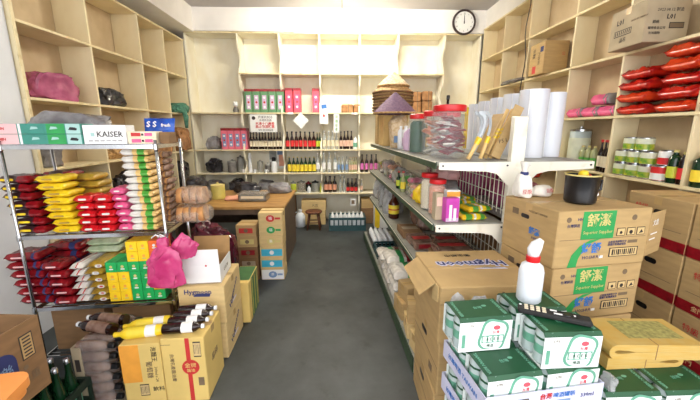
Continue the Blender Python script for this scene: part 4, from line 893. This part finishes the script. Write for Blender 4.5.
# white-green supplier cartons
SA = RAD(8)
def sup(label, loc, rz, dims=(.47,.36,.256), flap=False, detail=True):
    t = carton('carton', label, dims, loc, rz, 'card', 'tall supplier cartons'); w,d,h=dims
    if not detail: return t
    dec(t,dims,'front',-.035,.061,.165,.125,'green_print','green_panel'); txt(t,dims,'front',-.035,.08,'舒潔',.062,'gold_print',weight=.001,e=.0016); txt(t,dims,'front',-.035,.03,'Superior Supplier',.021,'gold_print',e=.0016)
    dec(t,dims,'front',-.095,-.06,0,0,'green_print','green_panel',poly=((-.07,-.066),(-.055,-.01),(-.02,.03),(.03,.055),(.085,.06),(.03,.04),(-.0,.01),(-.02,-.03),(-.025,-.066)))
    txt(t,dims,'front',-.055,-.045,'好舒',.05,'blue_print',weight=.0015,e=.0016); txt(t,dims,'front',-.05,-.085,'HOSHUU',.022,'ink_blue',e=.0016); dec(t,dims,'front',.0,-.085,.02,.012,'white',e=.0016)
    dec(t,dims,'front',-.185,.09,0,0,'ink_soft','logo',poly=disc(.012,12)); txt(t,dims,'front',-.16,.062,'台灣製造',.016,'ink_blue'); txt(t,dims,'front',-.13,.09,'HH',.018,'ink_blue')
    for k in range(3): dec(t,dims,'front',.085+k*.052,.025,.042,.036,'ink','pictogram'); dec(t,dims,'front',.085+k*.052,.025,.036,.03,'card_pale','pictogram',e=.0014); dec(t,dims,'front',.085+k*.052,.022,0,0,'ink','pictogram',e=.002,poly=[disc(.008,5),disc(.01,6),((-.01,-.008),(.012,-.004),(.002,.01))][k])
    dec(t,dims,'front',.145,.088,0,0,'ink_soft','seal',poly=disc(.013,14)); txt(t,dims,'front',.075,-.02,'注意事項說明文字',.012,'ink_blue'); txt(t,dims,'front',.075,-.032,'請置於乾燥處保存',.012,'ink_blue'); dec(t,dims,'front',.155,-.022,.05,.014,'ink_soft')
    barcode(t,dims,'front',.115,-.068,.15,.042,12)
    dec(t,dims,'left',-.02,.06,0,0,'black','hand_hole',poly=rrect(.055,.02,.009)); txt(t,dims,'left',.05,.0,'舒潔',.036,'blue_print',weight=.001); txt(t,dims,'left',.07,-.03,'SUPERIOR',.016,'ink_blue'); dec(t,dims,'left',-.09,.07,.045,.03,'ink_soft'); txt(t,dims,'left',.06,.09,'MADE IN TAIWAN',.014,'ink_soft')
    dec(t,dims,'front',0,0,.438,.002,'ink_soft','fold_line')
    return t
cs, sn = math.cos(SA), math.sin(SA); scx, scy = .92+.235*cs-.18*sn, 1.30+.235*sn+.18*cs
t = sup('upper carton with green panel and blue characters, under the black pot', (scx,scy,.8605), SA); ob('side_flap', box(.16,.004,.2),'card',t,(.235+.075,-.178+.028,.028),(0,0,RAD(20)))
fl=[c for c in t.children if c.name.startswith('side_flap')][0]; txt(fl,(.16,.004,.2),'front',-.02,.05,'文昌',.03,'white'); dec(fl,(.16,.004,.2),'front',-.02,0,.07,.006,'white'); dec(fl,(.16,.004,.2),'front',-.03,-.025,.06,.006,'white')
sup('lower carton with green panel and blue characters, behind the joss paper', (scx+.004,scy+.004,.6025), SA+RAD(1))
for k,z in enumerate((.0005,.3015)): sup(['lowest','second lowest'][k]+' plain carton under the green-panel cartons', (scx,scy,z), SA, (.46,.36,.2985), detail=False)
# pot, white bags
t = thing('cooking_pot','small black enamel pot with brass rim holding a yellow ball','pot',(1.125,1.47,1.119)); ob('body', lathe(((.055,0),(.064,.008),(.066,.05),(.068,.125),(.071,.13),(.066,.13),(.062,.05),(.055,.012)),28),'black',t); ob('rim', lathe(((.067,.127),(.073,.128),(.073,.134),(.066,.134)),28,True,False),'gold_print',t); ob('soup', lathe(((.062,0),(.062,.003)),24),'brown_bag',t,(0,0,.108)); ob('ball', lathe(((.004,0),(.016,.004),(.022,.02),(.016,.036),(.004,.04)),16),'yellow',t,(-.005,-.01,.112)); ob('knob', blob(.05,.04,.02,3,.1,2,2),'red_print',t,(.028,.015,.112))
ob('handle', tube(((.068,.0,.10),(.095,0,.105),(.095,0,.06),(.068,0,.055)),.006,8),'black',t); dec(t,(.2,.134,.0),'front',.03,.05,0,0,'white','mark',poly=((-.004,-.008),(.004,-.002),(.001,.009)))
def tied(label, loc, w, d, h, seed):
    t = thing('cloth_sack', label, 'sack', loc, 0, 'tied white sacks'); ob('body', blob(w,d,h*.68,seed,.1,2,3,.8,.5),'cloth_white',t); ob('tie', lathe(((w*.20,0),(w*.23,.008),(w*.20,.016)),12),'ink_blue',t,(0,0,h*.64)); ob('gathered_top', lathe(((w*.18,0),(w*.14,h*.08),(w*.26,h*.3),(w*.3,h*.36),(w*.1,h*.32)),9,False),'cloth_white',t,(0,0,h*.655)); txt(t,(0,d,h*.6),'front',0,-.02,'豆漿',.025,'red_print',e=.002); return t
tied('white cloth sack with dark tie beside the gondola post', (.925,1.60,1.119), .085,.08,.175, 5)
t = thing('cloth_sack','flat white cloth sack lying beside the tied sack','sack',(1.04,1.63,1.119),RAD(12)); ob('body', blob(.13,.09,.055,6,.08,2,3,.8,.5),'cloth_white',t); ob('lettering', text_mesh('豆漿',.022),'red_print',t,(0,-.054,.035),(PI/2-.3,0,0))

# ------------------------------------------------------------------ beer six-packs in trays
def can_mesh(): return lathe(((.024,0),(.0325,.008),(.0325,.104),(.026,.118),(.0265,.121),(.024,.119)),12)
def six(label, loc, rz=0, cans='ends', group='green and white six-packs'):
    """card sleeve open at both ends around six cans"""
    t = thing('six_pack', label, 'beer pack', loc, rz, group); w,d,h=.2,.134,.124; D=(w,d,h); th=.0015
    ob('sleeve_top', prism(((-d/2,h-.012),(-d/2+.01,h),(d/2-.01,h),(d/2,h-.012),(d/2-.002,h-.012),(d/2-.011,h-.002),(-d/2+.011,h-.002),(-d/2+.002,h-.012)), w-.012,'x'),'beer_green',t)
    for s in (-1,1): ob('sleeve_side', box(w-.012,.0018,h-.014),'beer_white',t,(0,s*(d/2-.001),.002))
    ob('sleeve_base', box(w-.012,d-.004,.0015),'beer_white',t)
    for i in range(3):
        for j in range(2):
            if cans=='ends' and i==1: continue
            c = ob('can', can_mesh(),'can_grey',t,((i-1)*.0657,(j-.5)*.0655,.0016)); ob('can_top', lathe(((.0245,0),(.0245,.0015)),12),'can_top',c,(0,0,.1185)); 
            if i!=1: ob('can_band', lathe(((.0329,0),(.0329,.03)),12),'beer_mint',c,(0,0,.042)); ob('can_ring', lathe(((.0329,0),(.0329,.008)),12),'beer_green',c,(0,0,.09))
    # can picture printed aslant on the front
    a=RAD(-14)
    def aslant(pw, ph, r, lo):
        return tuple((round(x*math.cos(a)-y*math.sin(a),4), round(max(lo,x*math.sin(a)+y*math.cos(a)),4)) for x,y in rrect(pw,ph,r))
    dec(t,D,'front',.028,-.003,0,0,'beer_mint','can_picture',e=.0002,poly=aslant(.098,.116,.03,-.052)); dec(t,D,'front',.028,-.004,0,0,'beer_white','can_picture',e=.001,poly=aslant(.080,.102,.026,-.052))
    ob('red_emblem', prism(disc(.0085,10,1.5),.0006,'y'),'emblem_red',t,(.038,-d/2-.002,.088)); txt(t,D,'front',.036,.008,'台灣',.013,'emblem_red',e=.002)
    dec(t,D,'front',.026,-.016,.08,.028,'beer_mint','can_picture',e=.002)
    for k in range(4): dec(t,D,'front',-.003+k*.0193,-.016,.015,.022,'beer_white','can_picture',e=.0026,poly=rrect(.015,.022,.004,2))
    txt(t,D,'front',.026,-.016,'B E E R',.016,'beer_green',e=.0036); txt(t,D,'front',.018,-.042,'啤酒',.013,'beer_green',e=.002); txt(t,D,'front',-.055,.036,'LITE',.011,'ink_soft')
    dec(t,D,'front',-.078,-.02,.012,.05,'beer_mint')
    for s in (-1,1): txt(t,(w,d,h),'top',s*.078,0,'TAIWAN BEER',.0155,'beer_mint',-PI/2,weight=.0003)
    txt(t,D,'top',0,.0,'台啤',.017,'beer_mint'); dec(t,D,'top',.03,.012,0,0,'beer_mint','mark',poly=disc(.006,8,1.6))
    return t
def tray(label, loc, w=.418, d=.294, h=.07, text=True, rz=0):
    t = thing('beer_tray', label, 'tray', loc, rz, 'lavender beer trays'); D=(w,d,h); ob('base', box(w,d,.003),'lavender_card',t)
    for s in (-1,1): ob('tray_wall', box(w,.003,h),'lavender_card',t,(0,s*(d/2-.0015),0)); ob('tray_wall', box(.003,d-.006,h),'lavender_card',t,(s*(w/2-.0015),0,0))
    if text:
        barcode(t,D,'front',-.12,-.006,.12,.04,14); txt(t,D,'front',.0,.012,'台灣',.022,'red_print',weight=.0006); txt(t,D,'front',.065,.012,'啤酒罐裝',.02,'blue_print'); dec(t,D,'front',.065,-.016,.05,.02,'label_blue'); txt(t,D,'front',.15,.0,'330ml',.02,'ink_blue')
        txt(t,D,'left',0,0,'台灣啤酒 TAIWAN',.025,'blue_print')
    return t
TX, TY = .635, 1.018; PZ = .575
XL, XR, YF, YK = TX-.1025, TX+.1025, TY-.0685, TY+.0685
TA = RAD(7)
def TR(x, y): return (TX+(x-TX)*math.cos(TA)-(y-TY)*math.sin(TA), TY+(x-TX)*math.sin(TA)+(y-TY)*math.cos(TA))
for k in range(5):
    z = PZ-.1438*k+.0006
    tray(['topmost','second','third','fourth','lowest'][k]+' lavender cardboard beer tray'+(' under the front six-packs' if k==0 else ' from the top of the tray pile'), (TX,TY,z), text=k<2, rz=TA)
    if k: 
        for yy,nm in ((YF,'front'),(YK,'rear')):
            six(f'left {nm} six-pack in the {["","second","third","fourth","lowest"][k]} tray of the pile', (*TR(XL,yy),z+.0035), TA); 
            six(f'right {nm} six-pack in the {["","second","third","fourth","lowest"][k]} tray of the pile', (*TR(XR,yy),z+.0035), TA, cans='none')
z0 = PZ+.0042; z1 = z0+.1256
six('lower left six-pack at the front of the topmost tray', (*TR(XL,YF),z0), TA); six('lower right six-pack at the front of the topmost tray', (*TR(XR,YF),z0), TA); six('lower left six-pack at the rear of the topmost tray', (*TR(XL,YK),z0), TA); six('lower right six-pack at the rear of the topmost tray', (*TR(XR,YK),z0), TA)
six('upper left six-pack nearest the lettered brown carton', (.492,1.055,z1), RAD(5)); six('upper front right six-pack under the remote control', (.733,.962,z1), RAD(1)); six('upper rear six-pack under the white spray bottle', (.716,1.107,z1), RAD(3))
ztop = z1+.1256
for i,(x,y) in enumerate(((.46,1.165),(.55,1.17))): tag(ob('wrap_scrap', blob(.07,.02,.13 if i==0 else .11,7+i,.35,2.5,2),'bag_clear',None,(x,y,z1)),['left','right'][i]+' torn clear wrap corner behind the upper left six-pack','wrap')
# spray bottle
t = thing('squeeze_bottle','white translucent squeeze bottle with red collar and angled spout','bottle',(.705,1.105,ztop)); ob('body', lathe(((.038,0),(.042,.006),(.042,.115),(.036,.138),(.022,.15),(.020,.155)),24),'translucent_white',t); ob('collar', lathe(((.023,0),(.024,.004),(.024,.02),(.021,.022)),20),'red_lid',t,(0,0,.153)); ob('spout', tube(((0,0,0),(0,0,.024),(.008,0,.042),(.024,0,.062)),(.019,.023,.021,.010),14),'white_gloss',t,(0,0,.172))
# remote control
ra = math.atan2(-.109,.208); t = thing('remote_control','long black remote control with pale buttons on the six-packs','remote',(.722,.985,ztop+.0005),ra); D=(.215,.046,.018); ob('body', box(*D,.005),'black_matt',t)
for i in range(4):
    for j in range(3): ob('button', box(.012,.008,.003,.001),'label_cream',t,(-.082+i*.018,-.013+j*.013,.0178))
for (x,y,w) in ((.0,.01,.02),(.012,-.008,.025),(.06,.0,.006),(-.1,.01,.008)): ob('button', box(w,.007,.003,.001),'white',t,(x,y,.0178))
ob('dial', lathe(((.013,0),(.012,.003)),16),'black',t,(.04,0,.0178))
# second tray to the right
tray('lavender beer tray under the folded joss paper bundles', (1.072,1.03,.4735),text=False)
for x,a in ((.969,'left'),(1.175,'right')):
    for y,b in ((.9615,'front'),(1.0985,'rear')): six(f'{a} {b} six-pack beside the joss paper bundles', (x,y,.478), 0)
for k in range(2): carton('carton',['lower','upper'][k]+' plain carton under the joss paper tray', (.41,.28,.236), (1.072,1.03,.0005+k*.2365),0,'card',tape=False)
# joss paper bundles: folded stacks with a rounded, slotted end
def joss(label, loc, rz, w, d, h, flip):
    t = thing('joss_bundle', label, 'paper bundle', loc, rz, 'folded joss paper bundles'); r=h/2; s=-1 if flip else 1; n=8; x0=-w/2+.095
    for up in (1,-1):
        pts=[(w/2,r),(w/2,r+up*r)]+[(round(-w/2+r+r*math.cos(a),4), round(r+up*r*math.sin(a),4)) for a in [PI/2+PI/2*i/n for i in range(n+1)]]
        pts+=[(round(-w/2+.016,4),r),(round(-w/2+.03,4),r+up*.007),(round(-w/2+.06,4),r+up*.0055),(round(x0,4),r+up*.0004)]
        ob('upper_fold' if up>0 else 'lower_fold', prism(tuple((round(s*x,4),round(z,4)) for x,z in pts), d,'y'),'joss',t)
    ob('binding_thread', box(.002,d+.002,h+.0015),'card_dark',t,(s*.0,0,-.0005))
    return t
t = joss('lower folded joss paper bundle with its slotted end at the right', (1.105,1.085,.6035), RAD(1),.29,.155,.046,True)
t = joss('upper folded joss paper bundle with green print on top', (1.125,1.075,.651), RAD(-3),.33,.17,.058,False); dec(t,(.33,.17,.058),'top',.03,.01,.2,.11,'joss_print')
tag(ob('wrap_scrap', blob(.045,.06,.05,17,.3,2.5),'bag_clear',None,(.90,.925,.6045)) ,'crumpled clear wrap left of the joss paper bundles','wrap')
# ------------------------------------------------------------------ red-banded cartons along the right
def banded(label, loc, dims=(.3,.37,.272)):
    t = carton('carton', label, dims, loc, 0, 'card', 'red-banded cartons'); w,d,h=dims
    for f,ww in (('left',d),('front',w)): dec(t,dims,f,0,-h/2+.031,ww-.004,.055,'deep_red','red_band')
    dec(t,dims,'left',.02,.05,0,0,'black','hand_hole',poly=rrect(.07,.03,.014)); txt(t,dims,'left',-.08,-h/2+.031,'金門',.03,'card_pale',e=.0016); txt(t,dims,'left',-.09,.06,'特級',.04,'red_print'); dec(t,dims,'left',.0,-.03,.3,.0025,'ink_soft','fold_line'); return t
M('deep_red_band',(150,24,30),.6,var=.06)
for c,y in enumerate((1.705,1.325,.945)):
    for k in range(4):
        if c==2 and k==3: continue
        banded(f'red-banded carton, {ORD[k]} from below in the {["farthest","middle","nearest"][c]} pile by the right wall', (1.90,y,0.0005+k*.2745))
tag(ob('plastic_bag', blob(.16,.2,.05,44,.25,2.4),'bag_clear',None,(1.66,1.33,.0005)),'clear plastic scrap on the floor by the red-banded cartons','bag')
# ------------------------------------------------------------------ right wall shelf goods
t = carton('carton','grey-brown carton with black print high on the right shelf', (.27,.30,.255), (2.08,2.335,1.997), RAD(-4),'card_grey'); D=(.27,.30,.255)
txt(t,D,'left',-.06,.045,'L01',.045,'ink',weight=.001); dec(t,D,'left',-.03,-.025,.15,.04,'ink','barcode_frame'); dec(t,D,'left',-.03,-.025,.14,.03,'card_grey','barcode_field',e=.0014)
for k in range(8): dec(t,D,'left',-.09+k*.017,-.025,.007,.024,'ink','barcode_bar',e=.002)
txt(t,D,'left',-.02,-.075,'品名',.03,'ink'); txt(t,D,'left',.1,.03,'MADE IN TAIWAN',.016,'ink_soft')
txt(t,D,'front',.01,.06,'2023.08.12 製造',.024,'ink'); txt(t,D,'front',.02,.02,'L01',.038,'ink',weight=.001); dec(t,D,'front',.06,-.03,.09,.035,'ink','barcode_frame'); dec(t,D,'front',.06,-.03,.082,.026,'ink_soft','barcode_field',e=.0014); txt(t,D,'front',-.07,-.01,'規格',.022,'ink'); txt(t,D,'front',-.06,-.045,'罐頭食品公司',.018,'ink'); txt(t,D,'front',-.07,-.075,'有效期限',.018,'ink')
t = carton('carton','brown carton with red and black print on the right shelf above the rolls', (.24,.25,.30), (2.125,3.48,1.997), 0,'card'); D=(.24,.25,.30)
dec(t,D,'left',-.03,-.1,.06,.07,'red_print'); txt(t,D,'left',-.05,.06,'泡麵',.05,'ink',-PI/2); txt(t,D,'left',.04,.0,'內容物',.04,'ink_soft',-PI/2); dec(t,D,'left',.08,.08,.05,.05,'ink_blue'); txt(t,D,'front',.07,.03,'公',.035,'red_print')
tag(ob('plastic_sheet', blob(.2,.7,.05,55,.3,2.2),'bag_grey',None,(2.12,4.1,1.997)),'dusty grey plastic sheet hanging over the far right shelf board','plastic')
t = thing('hanging_cable','dark cable hanging down the right shelf beside the brown carton','cable',(2.045,3.79,1.6)); ob('cable', tube(tuple((round(.006*math.sin(k*1.3),4),round(.02*math.sin(k*.9),4),k*.105) for k in range(13)),.005,6),'wire_black',t)
for i,(y,z) in enumerate(((2.595,0),(2.775,0),(2.68,.091),(2.955,0))):
    t = thing('pink_packet', ['near lower','middle lower','upper','far lower'][i]+' pink and silver soft packet on the right shelf','packet',(2.165,y,1.557+z),0,'pink soft packets'); ob('pouch', pillow(.17,.17,.085,i%3,(0,)),'pink_foil',t,rot=(0,0,PI/2)); ob('silver_end', pillow(.05,.172,.087,i%3,(0,)),'bag_grey',t,(0,-.075,0),(0,0,PI/2))
rb=0
for r_ in range(5):
    for c_,y in enumerate((2.345,2.03,1.74,1.47)):
        if (r_==4 and c_<1) or (1.9-.15<y<1.9+.12 and False): continue
        w_ = (.25,.24,.25,.26)[c_]
        tag(ob('snack_bag', pillow(w_,.2,.0812,rb,(0,),wob=.4),['bag_red','bag_orange','bag_red'][rb%3],None,(2.17-random.uniform(0,.03),y+random.uniform(-.008,.008),1.557+r_*.0815),(0,0,PI/2+random.uniform(-.06,.06))),f'glossy red snack bag, {ORD[r_]} layer, {ORD[c_]} pile from the far end on right shelf','bag','glossy red snack bags'); rb+=1
def can(label, loc, r, h, body, picture, group):
    t = thing('food_can', label, 'can', loc, random.uniform(-.5,.5), group); ob('body', lathe(((r*.94,0),(r,.003),(r,h-.003),(r*.94,h),(r*.9,h-.004)),18),'can_top',t); ob('label_band', lathe(((r*1.012,0),(r*1.012,round(h-.016,4))),18),body,t,(0,0,.008)); ob('picture', lathe(((r*1.018,0),(r*1.018,round(h*.42,4))),18),picture,t,(0,0,h*.1)); return t
M('can_white',(222,226,200),.4,var=.08); M('can_lime',(206,204,60),.4,col2=(90,150,50),scale=20)
zc=1.122
for i,(y,k) in enumerate(((2.40,0),(2.295,0),(2.19,0),(2.40,1),(2.295,1),(2.19,1),(2.345,2),(2.24,2))): can(f'green and yellow food can, {["bottom","middle","top"][k]} layer, {ORD[i%3 if i<6 else i-6]} from the far end on right shelf', (2.125,y,zc+k*.093), .05,.092,'can_white','can_lime','green and yellow food cans')
can('lower red and white food can beside the soy bottles on right shelf', (2.115,2.085,zc), .05,.1,'label_red','paper','red food cans')
can('upper red and white food can stacked by the soy bottles on right shelf', (2.13,2.07,zc+.101), .048,.1,'paper','label_red','red food cans')
bottle('green sauce bottle with gold cap beside the stacked red cans', (2.105,1.995,zc), .033,.21,'glass_green','label_lime','gold_print',None,'jug'); bottle('dark sauce bottle with red label and gold cap near right edge', (2.10,1.935,zc), .024,.2,'glass_dark','label_red','gold_print',None,'jug')
bottle('yellow-labelled bottle at the right picture edge on the shelf', (2.11,1.84,zc), .042,.2,'glass_green','label_yellow','gold_print',None,'jug')
t = canister('large pale silver tin on the right shelf beside the white rolls', (2.165,2.93,zc), .082,.33,'can_grey','can_top','tin','tin'); ob('label_band', lathe(((.0835,0),(.0835,.2)),20),'can_white',t,(0,0,.06))
bottle_row('{o} small clear bottle with yellow cap beside the silver tin on right shelf', 3, (2.12,2.125), 2.78, zc,.03,.19,'glass_tint','label_lime','gold_print','small clear bottles on the right shelf','jug') if False else None
for i,y in enumerate((2.815,2.75,2.685)): bottle(f'{ORD[i]} small clear bottle with gold cap right of the silver tin', (2.125,y,zc), .027,.20,'glass_tint','leaf_green','gold_print','small clear bottles on the right shelf','jug')
for i,y in enumerate((2.61,2.555,2.512)): bottle(f'{ORD[i]} dark soy sauce bottle with red cap beside the food cans', (2.12-.012*i,y-.0,zc), .0215,.25,'glass_dark','label_cream','red','dark soy bottles on the right shelf','wine')
